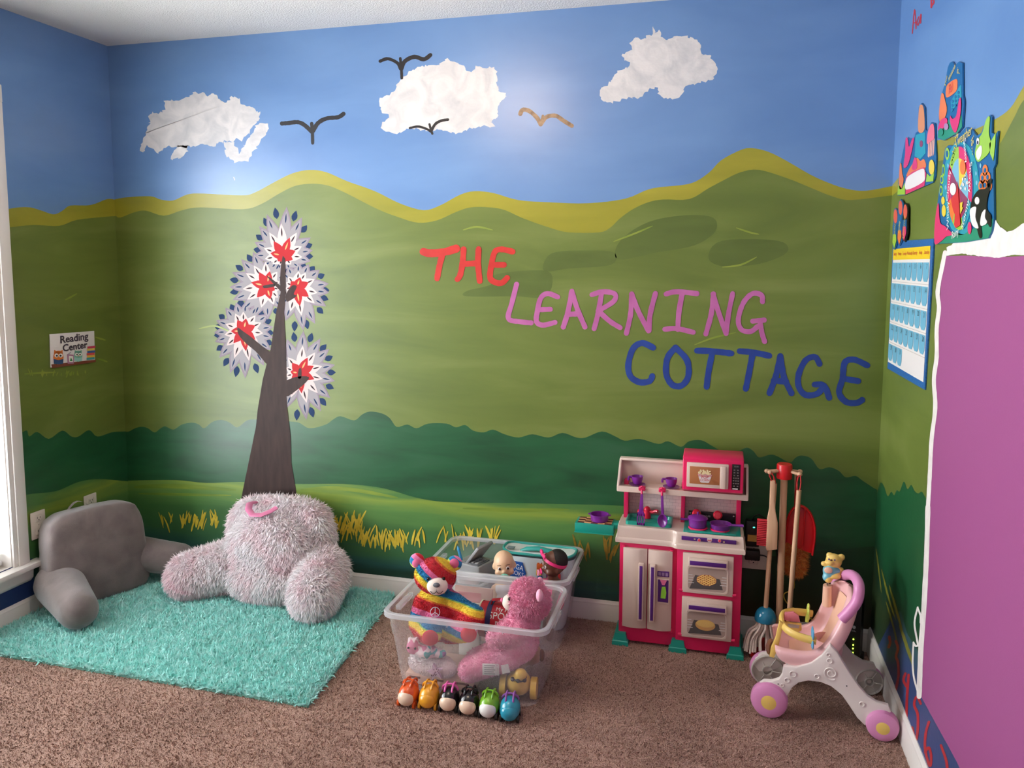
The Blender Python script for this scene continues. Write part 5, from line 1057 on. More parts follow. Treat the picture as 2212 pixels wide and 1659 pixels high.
# duster
t = Thing('toy_duster', 'fluffy orange toy duster hanging behind the dustpan', 'duster', (SX+.056, SY+.068, 0))
orf = ramp_mat('orange_fluff', [(.3, (236, 110, 36)), (.7, (255, 170, 80))], (1, 1, 1), 60, 3, 0, .9, 0, sheen=.3); me = blob(lambda b: capsule(b, (0, 0, .325), (0, .004, .40), .03, .032), .008, 2)
o = t.part('core', me, orf); t.part('fluff', blades(me, 9000, .026, .0016, 31, down=.1, jit=.9, bend=.3), orf, o, kind='stuff'); t.part('handle', B().cyl((0, 0, .40), (-.01, -.014, .69), .006), wood)

# ================================================================== wall sockets, adapters, router
ivory = mat('ivory_plastic', (226, 216, 202), .35); slot = mat('slot_dark', (30, 26, 24), .6); dev = mat('black_plastic', (20, 18, 18), .4)
def outlet(label, M, cover_only=False, h=.115, w_=.072):
    t = Thing('wall_outlet', label, 'outlet', M=M)
    p = t.part('cover_plate', B().box((-w_/2, -.006, -h/2), (w_/2, 0, h/2), .003), ivory)
    for s in (1, -1):
        if cover_only: continue
        r = t.part('receptacle', B().box((-.017, -.0085, s*.028-.014), (.017, -.004, s*.028+.014), .004), ivory)
        for x, hh in ((-.0065, .0045), (.0065, .0036)): t.part('slot', B().box((x-.0012, -.0088, s*.028-hh+.003), (x+.0012, -.008, s*.028+hh+.003)), slot, r)
        t.part('slot', B().cyl((0, -.0088, s*.028-.007), (0, -.008, s*.028-.007), .0024, seg=10), slot, r)
    t.part('screw', B().cyl((0, -.0068, 0), (0, -.0055, 0), .0028, seg=10), mat('screw', (180, 170, 156), .3, metal=.5))
    return t
ml = lambda y, z: Matrix.Translation((.0045, y, z)) @ Matrix.Rotation(R(90), 4, 'Z')
q = PX(78, 1128, 0); outlet('ivory double outlet on the wall beside the window trim', ml(-.528, q.z-.01))
q = PX(192, 1085, 0); outlet('ivory cover plate above the grey pillow near the corner', ml(q.y, q.z-.02))
for x, w_, lb in ((2.880, .118, 'wide cover plate behind two black power adapters'), (3.018, .10, 'cover plate behind the dustpan and broom stick')):
    q = PY(1640, 1192, 0); outlet(lb, Matrix.Translation((x, -.0045, q.z-.005)), x > 3, .125, w_)
t = Thing('power_adapter', 'black power adapter with green light and yellow label on the wall', 'adapter', (2.872, -.012, .43))
t.part('case', B().box((-.026, -.034, -.05), (.026, 0, .052), .006), dev); t.part('indicator', B().ball((.004, -.0345, .028), (.004, .001, .0022), sub=2), mat('green_led', (60, 255, 190), .4, emit=6)); t.part('sticker', B().box((-.018, -.0348, -.028), (.016, -.0338, -.002)), mat('yellow_label', (216, 168, 80), .5))
t.part('cable', B().tube([Vector(p) for p in smooth_path([(0, -.017, .05), (.004, -.02, .066), (.02, -.02, .076), (.036, -.018, .066), (.06, -.01, .04), (.09, -.008, -.06), (.098, -.008, -.12)], 4)], .0024, 6), dev)
t = Thing('power_adapter', 'low wide black power adapter under the lit one', 'adapter', (2.872, -.012, .345)); t.part('case', B().box((-.026, -.032, -.02), (.030, 0, .020), .005), dev); t.part('cable', B().tube([Vector(p) for p in smooth_path([(.03, -.016, 0), (.05, -.018, -.002), (.066, -.018, -.016), (.072, -.016, -.05), (.08, -.02, -.16), (.12, -.02, -.24), (.2, -.02, -.29)], 5)], .0026, 6), dev)
t = Thing('router', 'black upright router with green lights in the corner behind the stroller', 'router', (3.245, -.062, 0), R(-12))
t.part('case', B().prism([Vector((x, y, 0)) for x, y in ((-.030, -.03), (.022, -.034), (.028, .028), (-.026, .03))], (0, 0, .235), .005), dev); t.part('foot', B().box((-.04, -.042, 0), (.036, .04, .012), .005), dev)
gl_ = mat('router_led', (190, 255, 60), .4, emit=9)
for z in (.030, .046, .060, .082): t.part('indicator', B().ball((-.001, -.0345, z), (.0026, .0012, .0026), sub=2), gl_)
wl_ = mat('logo_grey', (150, 150, 152), .5); t.part('logo', B().cyl((-.001, -.033, .128), (-.001, -.0345, .128), .006, seg=18), wl_); t.part('lettering', text_mesh('at&t', .009, (1, -.08, 0), (0, 0, 1), (-.001, -.0348, .114)), wl_)
solo('network_cable', B().tube([Vector(p) for p in smooth_path([(3.02, -.02, .31), (3.03, -.03, .23), (2.995, -.03, .2), (3.01, -.05, .17), (3.07, -.06, .14), (3.13, -.055, .10), (3.165, -.05, .06), (3.20, -.06, .03), (3.215, -.07, .02)], 6)], .0022, 6), mat('yellow_cable', (206, 170, 60), .5), 'thin yellow cable hanging from the outlet to the router', 'cable')

# ================================================================== walker stroller
SP = mat('stroller_pink', (240, 190, 190), .35, coat=.1); SW = mat('stroller_white', (232, 222, 216), .38); SLv = mat('stroller_lavender', (220, 144, 192), .38); SYl = mat('stroller_yellow', (238, 202, 108), .38); SLg = mat('stroller_peach', (242, 196, 168), .4)
s = Thing('walker_stroller', 'pastel pink toy push stroller with lavender wheels beside the purple wall', 'toy stroller', (3.070, -.452, 0), R(-1))
s7 = lambda x, y: (1590+x*.28877, 1180+y*.28877)
A0, B0 = Vector((2.915, -.567, 0)), Vector((3.235, -.607, 0)); E_ = (B0-A0).normalized(); Nn = Vector((E_.y, -E_.x, 0))
def onside(x, y, off=0.):
    """stroller's near side plane"""
    px_, py_ = s7(x, y); d = ray(px_, py_); d = Vector(map(float, d)); c = Vector(map(float, CAM)); p0 = A0+Nn*off
    return c+d*((p0-c).dot(Nn)/d.dot(Nn))
leg = [(352, 900), (345, 960), (320, 995), (265, 1012), (205, 1008), (150, 1040), (135, 1090), (180, 1150), (260, 1160), (330, 1140), (385, 1120), (420, 1060), (470, 1022), (540, 1008), (630, 1018), (710, 1050), (790, 1115), (850, 1200), (905, 1285), (960, 1340), (1040, 1330), (1120, 1300), (1160, 1240), (1140, 1195), (1050, 1168), (980, 1120), (915, 1045), (850, 950), (800, 870), (760, 800), (705, 740), (640, 820), (560, 875), (450, 905)]
P = [onside(x, y, -.012) for x, y in leg]
ln = s.part('side_frame', B().prism(P, -Nn*.020, .004), SW, world=True)
# far side: mirrored across the stroller's own middle
Pl = [s.inv @ p for p in P]; nl = (s.inv.to_3x3() @ (-Nn*.02)); mir = lambda v: Vector((v.x, -v.y, v.z))
s.part('side_frame', B().prism([mir(p) for p in Pl], mir(nl), .004), SW)
# raised swirls and dots on the near frame
def ring_on(x, y, r, rt=.0022): c = onside(x, y, -.011); return [c+E_*(r*math.cos(a))+Vector((0, 0, r*math.sin(a))) for a in np.linspace(0, 2*math.pi, 20, endpoint=False)]
for x, y, r in ((425, 957, .0095), (382, 1003, .007), (347, 1040, .0048), (700, 858, .0075), (690, 812, .005), (605, 975, .007), (942, 1182, .007)): s.part('raised_dot', B().tube(ring_on(x, y, r), .0018, 6, closed=True), SW, ln, True)
c = onside(710, 950, -.011); s.part('raised_swirl', B().tube([c+E_*((.004+.0016*a)*math.cos(a))+Vector((0, 0, (.004+.0016*a)*math.sin(a))) for a in np.linspace(0, 4.6*math.pi*.8, 50)], .002, 6), SW, ln, True)
for x, y in ((315, 1030), (828, 1045)): c = onside(x, y, -.0115); s.part('screw_hole', B().cyl(c, c+Nn*.001, .002, seg=10), slot, ln, True)
# wheels
for (x, y), lb in (((245, 1160), 'f'), ((1097, 1352), 'r')):
    c = onside(x, y, 0.0); r = c.z; c2 = s.M @ mir(s.inv @ c)
    for cc, n_, near in ((c, Nn, 1), (c2, (s.M.to_3x3() @ mir(s.inv.to_3x3() @ Nn)), 0)):
        w_ = s.part('wheel', B().lathe([(r*.9, -.026), (r*.93, -.028), (r, -.022), (r, -.004), (r*.94, .006), (r*.75, .012), (r*.4, .014), (.001, .014)], cc-n_*.004, 36, n_), SLv, world=True)
        s.part('hub_cap', B().lathe([(r*.42, .008), (r*.41, .0125), (r*.3, .014), (.001, .0145)], cc-n_*.0025, 28, n_), SYl, w_, True)
        b = B().lathe([(r*.97, -.024), (r*.92, -.0335), (r*.86, -.0335), (r*.85, -.026), (r*.32, -.026), (r*.32, -.034), (r*.26, -.034), (r*.26, -.020), (.001, -.020)], cc-n_*.004, 30, n_)
        for k in range(6):
            a = k*math.pi/3; d_ = (E_*math.cos(a)+Vector((0, 0, math.sin(a)))); b.tube([cc-n_*.034+d_*r*.3, cc-n_*.034+d_*r*.9], .0018, 5)
        s.part('wheel_inner', b, mat('wheel_grey', (196, 188, 180), .5), w_, True)
for x, y in ((245, 1160), (1097, 1352)):
    c = onside(x, y, 0.); n2_ = s.M.to_3x3() @ mir(s.inv.to_3x3() @ Nn); c2 = s.M @ mir(s.inv @ c)
    s.part('axle_stub', B().cyl(c, c-Nn*.03, .007, seg=14), SW, world=True); s.part('axle_stub', B().cyl(c2, c2-n2_*.03, .007, seg=14), SW, world=True)
# seat shell: U-shaped sections swept from the front lip up the backrest
def sl(x, y, Yl):
    """pixel to stroller frame on the plane local y = Yl"""
    px_, py_ = s7(x, y); d = s.inv.to_3x3() @ Vector(map(float, ray(px_, py_))); c = s.inv @ Vector(map(float, CAM))
    return c+d*((Yl-c.y)/d.y)
st_ = []   # station: x, z of the floor line, half width, wall height, direction of the wall
near = [(-.138, .212, .078, .010, 100), (-.128, .192, .092, .035, 96), (-.088, .180, .098, .044, 92), (-.038, .178, .1, .048, 95), (.006, .192, .1, .05, 115), (.036, .228, .1, .046, 135), (.058, .28, .097, .04, 150), (.074, .335, .090, .036, 155), (.084, .385, .080, .030, 158), (.088, .415, .056, .018, 160), (.089, .426, .025, .008, 160)]
rows = []
for x, z, w_, h_, ang in near:
    n_ = Vector((math.cos(R(ang)), 0, math.sin(R(ang)))); c = Vector((x, 0, z)); th = .016
    sec = []
    for yy, hh in ((-1, 1), (-.99, .8), (-.95, .35), (-.8, .06), (-.4, 0), (0, 0), (.4, 0), (.8, .06), (.95, .35), (.99, .8), (1, 1)): sec.append(c+Vector((0, yy*(w_-th), 0))+n_*(h_*hh+.004))
    for yy, hh in ((1.12, 1.02), (1.16, .7), (1.13, .2), (1.0, -.2), (.5, -.3), (0, -.3), (-.5, -.3), (-1.0, -.2), (-1.13, .2), (-1.16, .7), (-1.12, 1.02)): sec.append(c+Vector((0, yy*(w_-th*.2), 0))+n_*(h_*hh if hh > 0 else hh*.05))
    rows.append([Vector((v.x-.22*v.y*max(0, v.z-.2)/.2, v.y, v.z)) for v in sec])
b = B().grid(rows, True); b.face(rows[0][::-1]); b.face(rows[-1]); bmesh.ops.recalc_face_normals(b.bm, faces=b.bm.faces[:])
s.part('seat_shell', baked(b.mesh(), [('SUBSURF', dict(levels=2, render_levels=2))]), SP)
s.part('seat_pad', baked(B().grid([[Vector((x-.22*yy*(w_-.03)*max(0, z-.2)/.2, yy*(w_-.03), z))+Vector((math.cos(R(ang)), 0, math.sin(R(ang))))*(.0075+.004*abs(yy)) for yy in (-1, -.5, 0, .5, 1)] for x, z, w_, h_, ang in near[2:9]]).mesh(), [('SUBSURF', dict(levels=2, render_levels=2))]), SLg)
s.part('seat_rear_cup', B().lathe([(.001, 0), (.028, .0), (.04, .02), (.046, .06), (.044, .09)], (.03, .0, .15), 24), SP)
s.part('seat_support', B().box((-.10, -.07, .125), (.02, .07, .165), .015), SW)
# lavender push handle: a loop from one side of the backrest to the other
hp_ = [sl(790, 545, -.095), sl(855, 480, -.098), sl(908, 400, -.098), sl(920, 300, -.09), sl(893, 235, -.05), sl(850, 212, .01), sl(800, 225, .065), sl(755, 262, .09), sl(735, 290, .09)]
s.part('push_handle', B().tube([Vector(p) for p in smooth_path([tuple(p) for p in hp_], 6)], .0165, 14), SLv)
# yellow play tray
tr1 = [sl(600, 708, -.10), sl(520, 690, -.095), sl(440, 660, -.085), sl(370, 615, -.06), sl(340, 560, -.02), sl(350, 505, .03), sl(400, 490, .07), sl(480, 492, .09), sl(570, 505, .10)]
tray = s.part('play_tray', B().tube([Vector(p) for p in smooth_path([tuple(p) for p in tr1], 5)], .0085, 10, flat=1.5), SYl)
for y_ in (-.05,):
    s.part('tray_leg', B().prism([sl(x, y, -.055) for x, y in ((325, 560), (355, 580), (330, 700), (320, 740), (285, 838), (250, 828), (262, 760), (295, 690))], (0, .014, 0), .003), SYl, tray)
s.part('tray_window', B().lathe([(.001, .006), (.018, .006), (.026, 0), (.018, -.006), (.001, -.006)], sl(255, 750, -.035), 20, (.8, -.5, .1)), mat('smoked_plastic', (150, 110, 90), .15), tray)
pz_ = [sl(x, y, .0) for x, y in ((360, 555), (365, 500), (430, 495), (470, 525), (480, 570), (420, 565))]
s.part('tray_panel', B().prism(pz_, (0, .012, 0), .002), mat('stroller_rose', (222, 130, 140), .4), tray)
s.part('tray_frame', B().prism([sl(x, y, -.004) for x, y in ((365, 570), (490, 585), (492, 630), (460, 650), (400, 630), (370, 600))], (0, .014, 0), .003), SYl, tray)
s.part('tray_sticker', B().prism([sl(x, y, -.006) for x, y in ((385, 580), (475, 592), (470, 615), (390, 605))], (0, .002, 0)), mat('sticker_grey', (190, 180, 170), .4), tray)
fl_ = B()
for k in range(5): a = k*2*math.pi/5+.3; c = sl(533, 490, .09); fl_.ball(c+Vector((.003, .013*math.cos(a), .018*math.sin(a))), (.005, .0105, .0125), sub=2)
fl_.tube([sl(535, 500, .09), sl(530, 565, .09)], .006, 8); s.part('flower_ornament', fl_, mat('lime_plastic', (206, 220, 100), .4), tray)
bf = B(); c = sl(572, 700, -.098)
for dz, r_ in ((.022, .018), (-.012, .014)): bf.ball(c+Vector((0, .012, dz)), (.004, .013, r_), sub=2); bf.ball(c+Vector((0, -.012, dz)), (.004, .013, r_), sub=2)
bf.ball(c, (.005, .006, .03), sub=2); s.part('butterfly_ornament', bf, mat('blue_plastic', (86, 160, 200), .4), tray)
# bear figure on a spring
c = sl(722, 155, .05)
s.part('figure_post', B().cyl(sl(678, 440, .06), sl(683, 292, .05), .015, .0135, seg=16), SLg); s.part('spring', B().cyl(sl(684, 292, .05), sl(684, 258, .05), .003, seg=8), mat('spring_steel', (150, 146, 140), .3, metal=1))
def bp_(x, y, Yl=.05): return sl(x, y, Yl)
yb_ = mat('figure_yellow', (238, 200, 110), .35, coat=.2); bb_ = mat('figure_blue', (120, 190, 206), .35, coat=.2)
fg = s.part('bear_figure', blob(lambda b: (b.ball(bp_(732, 108), (.026, .022, .024)), b.ball(bp_(700, 68), (.0115, .008, .0115), sub=2), b.ball(bp_(788, 82), (.012, .008, .012), sub=2), b.ball(bp_(705, 120, .035), (.014, .012, .011)), capsule(b, bp_(690, 145), bp_(655, 130), .009, .009), capsule(b, bp_(765, 170), bp_(785, 178), .010, .010), b.ball(bp_(690, 245, .04), (.013, .013, .013)), b.ball(bp_(742, 218, .04), (.019, .014, .013))), .0028, 2), yb_)
s.part('bear_suit', blob(lambda b: (b.ball(bp_(712, 185), (.027, .022, .026)), b.ball(bp_(680, 232, .043), (.015, .014, .014)), b.ball(bp_(755, 175), (.014, .013, .012))), .004, 2), bb_, fg)
s.part('bear_tummy', B().ball(bp_(690, 180, .028), (.013, .005, .011)), SLg, fg)
for x, y in ((695, 97), (738, 103)): s.part('eye', B().ball(bp_(x, y, .027), (.003, .002, .0032), sub=2), mat('violet_eye', (104, 84, 130), .3), fg)
s.part('nose', B().ball(bp_(712, 104, .020), (.0042, .0025, .003), sub=2), mat('brown_nose', (90, 56, 40), .4), fg)
# ================================================================== Reading Center sign
def wall_thing(W, name, label, cat, right):
    return Thing(name, label, cat, (0, 0, 0)), Vector(right)
sg = Thing('wall_sign', 'white Reading Center sign with two owls on the window wall', 'sign', (.001, -.285, 1.085), R(90))
# local frame: x runs along the wall to the right, -y faces the room
def lsg(x, y): p = PX(x, y, .004); return Vector((p.y+.285, -.0052, p.z-1.085))
Q = [(107, 722), (203, 715), (205, 782), (109, 794)]
sg.part('board', B().prism([lsg(*q)+Vector((0, .0005, 0)) for q in Q], (0, .004, 0), .0008), mat('sign_white', (226, 220, 218), .4))
sl_ = crop(0, 640, .44597)
def sp(name, pts, m, k=0, parent=None): return sg.part(name, B().prism([lsg(*q)+Vector((0, -.0006*k, 0)) for q in sl_(pts)], (0, .0004, 0)), m, parent)
sp('printed_shelf', [(246, 330), (462, 307), (462, 318), (250, 348)], mat('shelf_brown', (120, 60, 44), .5), 1)
ink = mat('ink_purple', (62, 50, 66), .5)
for s_, x, y, sz in (('Reading', 357, 203, .044), ('Center', 361, 244, .042)):
    o = lsg(*sl_([(x, y)])[0])+Vector((0, -.001, 0)); sg.part('lettering', text_mesh(s_, sz, (1, 0, .02), (0, 0, 1), o, sx=1.12, bold=.0011), ink)
def oval(cx, cy, rx, ry, n=18): return [(cx+rx*math.cos(2*math.pi*k/n), cy+ry*math.sin(2*math.pi*k/n)) for k in range(n)]
wp2 = mat('owl_white', (240, 236, 230), .5); ok = mat('owl_black', (40, 34, 34), .5)
for cx, cy, rx, ry, c, wing in ((280, 297, 25, 34, (222, 120, 50), (46, 76, 120)), (376, 290, 20, 27, (120, 180, 160), (150, 200, 190))):
    body = mat('owl_%d' % c[0], c, .5); o = sp('printed_owl', oval(cx, cy, rx, ry), body, 2)
    sp('printed_ears', [(cx-rx*.85, cy-ry*.55), (cx-rx*.8, cy-ry*1.1), (cx-rx*.2, cy-ry*.85), (cx+rx*.2, cy-ry*.85), (cx+rx*.8, cy-ry*1.1), (cx+rx*.85, cy-ry*.55)], body, 2, o)
    sp('printed_book', [(cx-rx*.95, cy+ry*.2), (cx, cy+ry*.35), (cx+rx*.95, cy+ry*.2), (cx+rx*.9, cy+ry*.85), (cx, cy+ry*.98), (cx-rx*.9, cy+ry*.85)], mat('owlbook_%d' % c[0], wing, .5), 3, o)
    for k in (-1, 1): sp('printed_eye', oval(cx+k*rx*.42, cy-ry*.3, rx*.38, ry*.28), wp2, 4, o); sp('printed_pupil', oval(cx+k*rx*.36, cy-ry*.28, rx*.18, ry*.15), ok, 5, o)
    sp('printed_beak', [(cx-2.5, cy-ry*.12), (cx+2.5, cy-ry*.12), (cx, cy+ry*.1)], mat('beak', (226, 150, 60), .5), 5, o)
o = sp('printed_book', [(322, 280), (354, 283), (354, 326), (325, 326)], mat('book_mauve', (170, 120, 150), .5), 2); sp('printed_page', [(330, 288), (350, 290), (350, 318), (332, 318)], wp2, 3, o); sp('printed_tree', [(334, 314), (340, 296), (348, 314)], mat('book_green', (60, 130, 80), .5), 4, o)
sp('printed_page', [(322, 282), (340, 268), (342, 272), (326, 284)], mat('grey_print', (170, 170, 176), .5), 2)
for k, (c, dx) in enumerate((((60, 150, 150), 0), ((226, 180, 70), 2), ((206, 70, 70), 0), ((60, 90, 150), 3), ((220, 190, 90), 1), ((200, 60, 90), 4))):
    y0 = 309-k*11; sp('printed_book', [(417+dx, y0-11), (455+dx, y0-14), (455+dx, y0-4), (417+dx, y0-1)], mat('stack_%d' % k, c, .5), 2)

# ================================================================== posters on the right wall
def rthing(name, label, cat, cy, cz, group=None, lift=0): return Thing(name, label, cat, (RW-.0055-lift, cy, cz), R(-90), group)
class Board:
    """flat card on the right wall; local x runs to the right as seen from the room, -y faces the room"""
    def __init__(s, name, label, cat, outline, m, th=.004, group=None, cc=c5, lift=0):
        s.cc = cc; P = [PX(q[0], q[1], RW-.006) for q in cc(outline)]
        s.cy = sum(p.y for p in P)/len(P); s.cz = sum(p.z for p in P)/len(P); s.t = rthing(name, label, cat, s.cy, s.cz, group, lift)
        s.o = s.t.part('card', B().prism([s.l(q)+Vector((0, 0, 0)) for q in cc(outline)], (0, th, 0)), m)
    def l(s, q, k=0): p = PX(q[0], q[1], RW-.006); return Vector((s.cy-p.y, -.0008*k, p.z-s.cz))
    def poly(s, name, pts, m, k=1, sm=False, parent=None):
        q = s.cc(pts); q = smooth_path(q, 4, True) if sm else q
        return s.t.part(name, B().prism([s.l(p, k) for p in q], (0, .0006, 0)), m, parent)
    def text(s, st, x, y, size, m, k=2, rot=0, sx=1.):
        o = s.l(s.cc([(x, y)])[0], k); r = (math.cos(R(rot)), 0, math.sin(R(rot))); u = (-math.sin(R(rot)), 0, math.cos(R(rot)))
        return s.t.part('lettering', text_mesh(st, size, r, u, o, sx=sx), m)
pb_ = mat('poster_blue', (24, 96, 150), .35); pteal = mat('poster_teal', (40, 150, 170), .35); pgreen = mat('poster_green', (40, 140, 110), .35); por = mat('poster_orange', (226, 120, 60), .35); ppk = mat('poster_pink', (214, 50, 110), .35); pye = mat('poster_yellow', (226, 200, 70), .35); pwh = mat('poster_white', (230, 224, 222), .35); pli = mat('poster_lime', (150, 196, 70), .35); pbk = mat('poster_black', (22, 20, 24), .35); plb = mat('poster_light_blue', (120, 180, 206), .35); ppu = mat('poster_plum', (140, 60, 100), .35); pred = mat('poster_red', (206, 50, 60), .35)
# season
S1 = Board('season_poster', 'tall blue season poster with orange plate and sea creatures', 'poster', [(430, 885), (440, 700), (455, 605), (475, 540), (495, 430), (508, 402), (522, 395), (540, 422), (565, 395), (588, 405), (590, 610), (598, 650), (588, 815), (560, 850), (470, 900)], pb_)
S1.poly('printed_plate', [(485, 570), (500, 535), (550, 505), (558, 540), (548, 585), (490, 625)], por, 1, True)
S1.text('Fall', 519, 565, .035, pred, 3, 8, .8)
S1.text('The', 487, 520, .02, pye, 2, 62); S1.text('season', 525, 462, .024, pye, 2, 22); S1.text('is...', 568, 452, .024, pye, 2, -15)
S1.poly('printed_wave', [(515, 650), (580, 540), (585, 620), (520, 720)], pteal, 1)
for k in range(9): S1.poly('printed_dot', oval(528+(k % 3)*19, 648-(k % 3)*28+(k//3)*26, 6, 11, 10), pb_, 2)
S1.poly('printed_otter', [(455, 610), (470, 600), (480, 640), (492, 690), (485, 740), (455, 790), (442, 740)], por, 2, True)
S1.poly('printed_sea_floor', [(432, 880), (440, 800), (500, 770), (585, 740), (588, 812), (560, 850), (470, 897)], pgreen, 1)
S1.poly('printed_crab', [(515, 740), (530, 760), (555, 740), (570, 650), (582, 625), (585, 680), (575, 770), (550, 850), (520, 800)], ppk, 3, True)
S1.poly('printed_shell', [(436, 830), (455, 770), (490, 755), (495, 790), (460, 830)], ppk, 3, True); S1.poly('printed_rock', oval(458, 845, 15, 25), pgreen, 4); S1.poly('printed_pebble', oval(492, 810, 14, 22), mat('poster_lilac', (170, 130, 170), .35), 4)
# month / castle
S2 = Board('month_poster', 'small reef poster with a seal and a blank white plate', 'poster', [(172, 1252), (185, 1080), (205, 985), (225, 890), (280, 885), (290, 850), (304, 840), (308, 690), (326, 660), (345, 690), (350, 830), (364, 840), (388, 783), (410, 790), (414, 900), (420, 1010), (414, 1130), (400, 1168), (300, 1212), (215, 1250)], pb_)
S2.poly('printed_tower', [(285, 1000), (290, 865), (350, 845), (355, 980), (320, 1020)], pteal, 1); S2.poly('printed_seal', [(308, 840), (312, 700), (326, 670), (342, 700), (346, 830)], mat('seal_tan', (214, 140, 90), .35), 1, True)
S2.poly('printed_window', oval(328, 920, 10, 22), ppu, 2); S2.poly('printed_lobster', [(228, 890), (240, 885), (250, 940), (270, 890), (282, 890), (262, 990), (240, 1060), (215, 1070), (225, 980)], ppk, 2, True)
S2.poly('printed_jellyfish', [(370, 850), (388, 800), (408, 800), (412, 880), (395, 900), (365, 920)], mat('jelly_rose', (226, 110, 130), .35), 2, True)
for k in range(4): S2.poly('printed_tentacle', [(372+k*11, 905-k*5), (379+k*11, 900-k*5), (376+k*10, 1010-k*8), (368+k*11, 1000)], mat('jelly_cream', (230, 170, 150), .35), 1)
S2.poly('printed_starfish', [(190, 1060), (200, 1050), (206, 1110), (215, 1150), (200, 1210), (186, 1190)], por, 2, True)
S2.poly('printed_coral', [(240, 1100), (270, 1050), (300, 1010), (320, 1030), (345, 1020), (350, 1080), (240, 1130)], por, 1, True); S2.poly('printed_coral', [(268, 1080), (285, 1010), (300, 1030), (298, 1080)], ppk, 2, True)
S2.poly('printed_fish', oval(396, 1070, 18, 48), pye, 3); S2.poly('printed_plants', [(358, 1165), (365, 1110), (385, 1130), (410, 1100), (405, 1160)], pli, 2)
S2.poly('printed_plants', [(175, 1248), (182, 1180), (205, 1210), (222, 1170), (225, 1245)], pli, 2); S2.poly('plate_edge', [(228, 1140), (270, 1100), (345, 1070), (360, 1110), (348, 1190), (228, 1245)], ppk, 2); S2.poly('blank_plate', [(235, 1145), (275, 1110), (342, 1080), (352, 1120), (342, 1165), (234, 1215)], pwh, 3, True)
# weather
S3 = Board('weather_poster', 'large weather wheel poster with a shark and an orca', 'poster', [(412, 1562), (425, 1330), (448, 1150), (478, 950), (500, 930), (530, 932), (560, 868), (612, 815), (650, 830), (680, 870), (710, 850), (738, 772), (765, 735), (776, 750), (775, 850), (800, 862), (816, 838), (806, 930), (800, 1050), (786, 1080), (790, 1400), (776, 1480), (755, 1526), (600, 1552)], pb_)
S3.poly('printed_ring', oval(580, 1205, 118, 300, 36), pteal, 1); S3.poly('wheel_rim', oval(578, 1200, 84, 275, 36), pb_, 2)
cw = (577, 1205); rx, ry = 80, 268
seg = [('Sunny', -95, -35, ppk, pye), ('Snowy', -35, 20, ppk, plb), ('Stormy', 20, 75, pteal, ppu), ('Rainy', 75, 125, pli, pred), ('Windy', 125, 160, por, pred), ('Cloudy', 160, 215, ppk, ppu), ('Foggy', 215, 265, pli, plb)]
for nm, a0, a1, mo, mi in seg:
    A_ = [R(a0+(a1-a0)*k/5) for k in range(6)]
    S3.poly('wheel_segment', [cw]+[(cw[0]+rx*math.cos(a), cw[1]+ry*math.sin(a)) for a in A_], mo, 3); S3.poly('wheel_picture', [cw]+[(cw[0]+rx*.72*math.cos(a), cw[1]+ry*.72*math.sin(a)) for a in A_], mi, 4)
for nm, x, y, r_ in (('Sunny', 620, 965, -65), ('Snowy', 652, 1135, -85), ('Stormy', 620, 1370, 60), ('Rainy', 554, 1495, 10), ('Cloudy', 512, 1190, 82), ('Windy', 508, 1380, 100)): S3.text(nm, x, y, .028, pwh, 6, r_)
for st, x, y, r_ in (('Today\'s', 538, 980, 62), ('weather', 608, 868, 5), ('is...', 663, 930, -65)): S3.text(st, x, y, .036, pye, 3, r_)
S3.poly('printed_sun', oval(603, 1070, 18, 48), por, 6); rr = random.Random(3)
for k in range(9): S3.poly('printed_snowflake', oval(605+rr.uniform(-14, 32), 1180+rr.uniform(-55, 40), 5, 11, 8), pwh, 6)
S3.poly('printed_cloud', oval(540, 1210, 20, 40), pwh, 6); S3.poly('wheel_arrow', [(570, 1160), (576, 1230), (590, 1440), (560, 1460), (550, 1440)], pred, 7); S3.poly('printed_bolt', [(588, 1300), (606, 1290), (600, 1330), (610, 1325), (590, 1370)], pye, 7)
S3.poly('printed_shark', [(672, 985), (690, 900), (720, 850), (745, 765), (768, 750), (762, 850), (775, 920), (760, 980), (720, 1020), (690, 1035)], pli, 2, True); S3.poly('printed_shark_tail', [(765, 920), (806, 850), (802, 930), (790, 1030), (770, 985)], pli, 2); S3.poly('printed_belly', [(682, 975), (715, 930), (718, 985), (695, 1025)], pwh, 3, True); S3.poly('printed_eye', oval(696, 905, 9, 24), pwh, 4); S3.poly('printed_pupil', oval(697, 912, 4, 11), pbk, 5)
for x, y in ((738, 1090), (722, 1140), (755, 1135), (738, 1185), (712, 1190), (765, 1185)): S3.poly('printed_sponge', oval(x, y, 17, 36), por, 2); S3.poly('sponge_hole', oval(x, y, 7, 16), pb_, 3)
S3.poly('printed_floor', [(413, 1560), (422, 1440), (500, 1480), (600, 1500), (700, 1440), (786, 1400), (776, 1478), (755, 1524), (600, 1550)], pgreen, 1)
S3.poly('printed_orca', [(645, 1330), (665, 1260), (700, 1215), (745, 1205), (765, 1150), (783, 1150), (775, 1200), (755, 1270), (752, 1340), (778, 1380), (775, 1455), (745, 1420), (715, 1440), (720, 1510), (705, 1524), (685, 1460), (655, 1420)], pbk, 3, True); S3.poly('printed_patch', [(645, 1345), (685, 1325), (680, 1390), (700, 1460), (660, 1440)], pwh, 4, True); S3.poly('printed_patch', [(712, 1440), (720, 1370), (745, 1340), (742, 1390), (755, 1420), (740, 1440)], pwh, 4, True); S3.poly('printed_patch', oval(691, 1285, 15, 24), pwh, 4)
S3.poly('printed_starfish', [(415, 1555), (420, 1400), (440, 1300), (450, 1420), (485, 1450), (530, 1500), (490, 1515), (450, 1550)], ppk, 3, True); S3.poly('printed_fish', oval(475, 1350, 13, 38), pye, 3); S3.poly('printed_fish', oval(470, 1285, 11, 26), pye, 3)
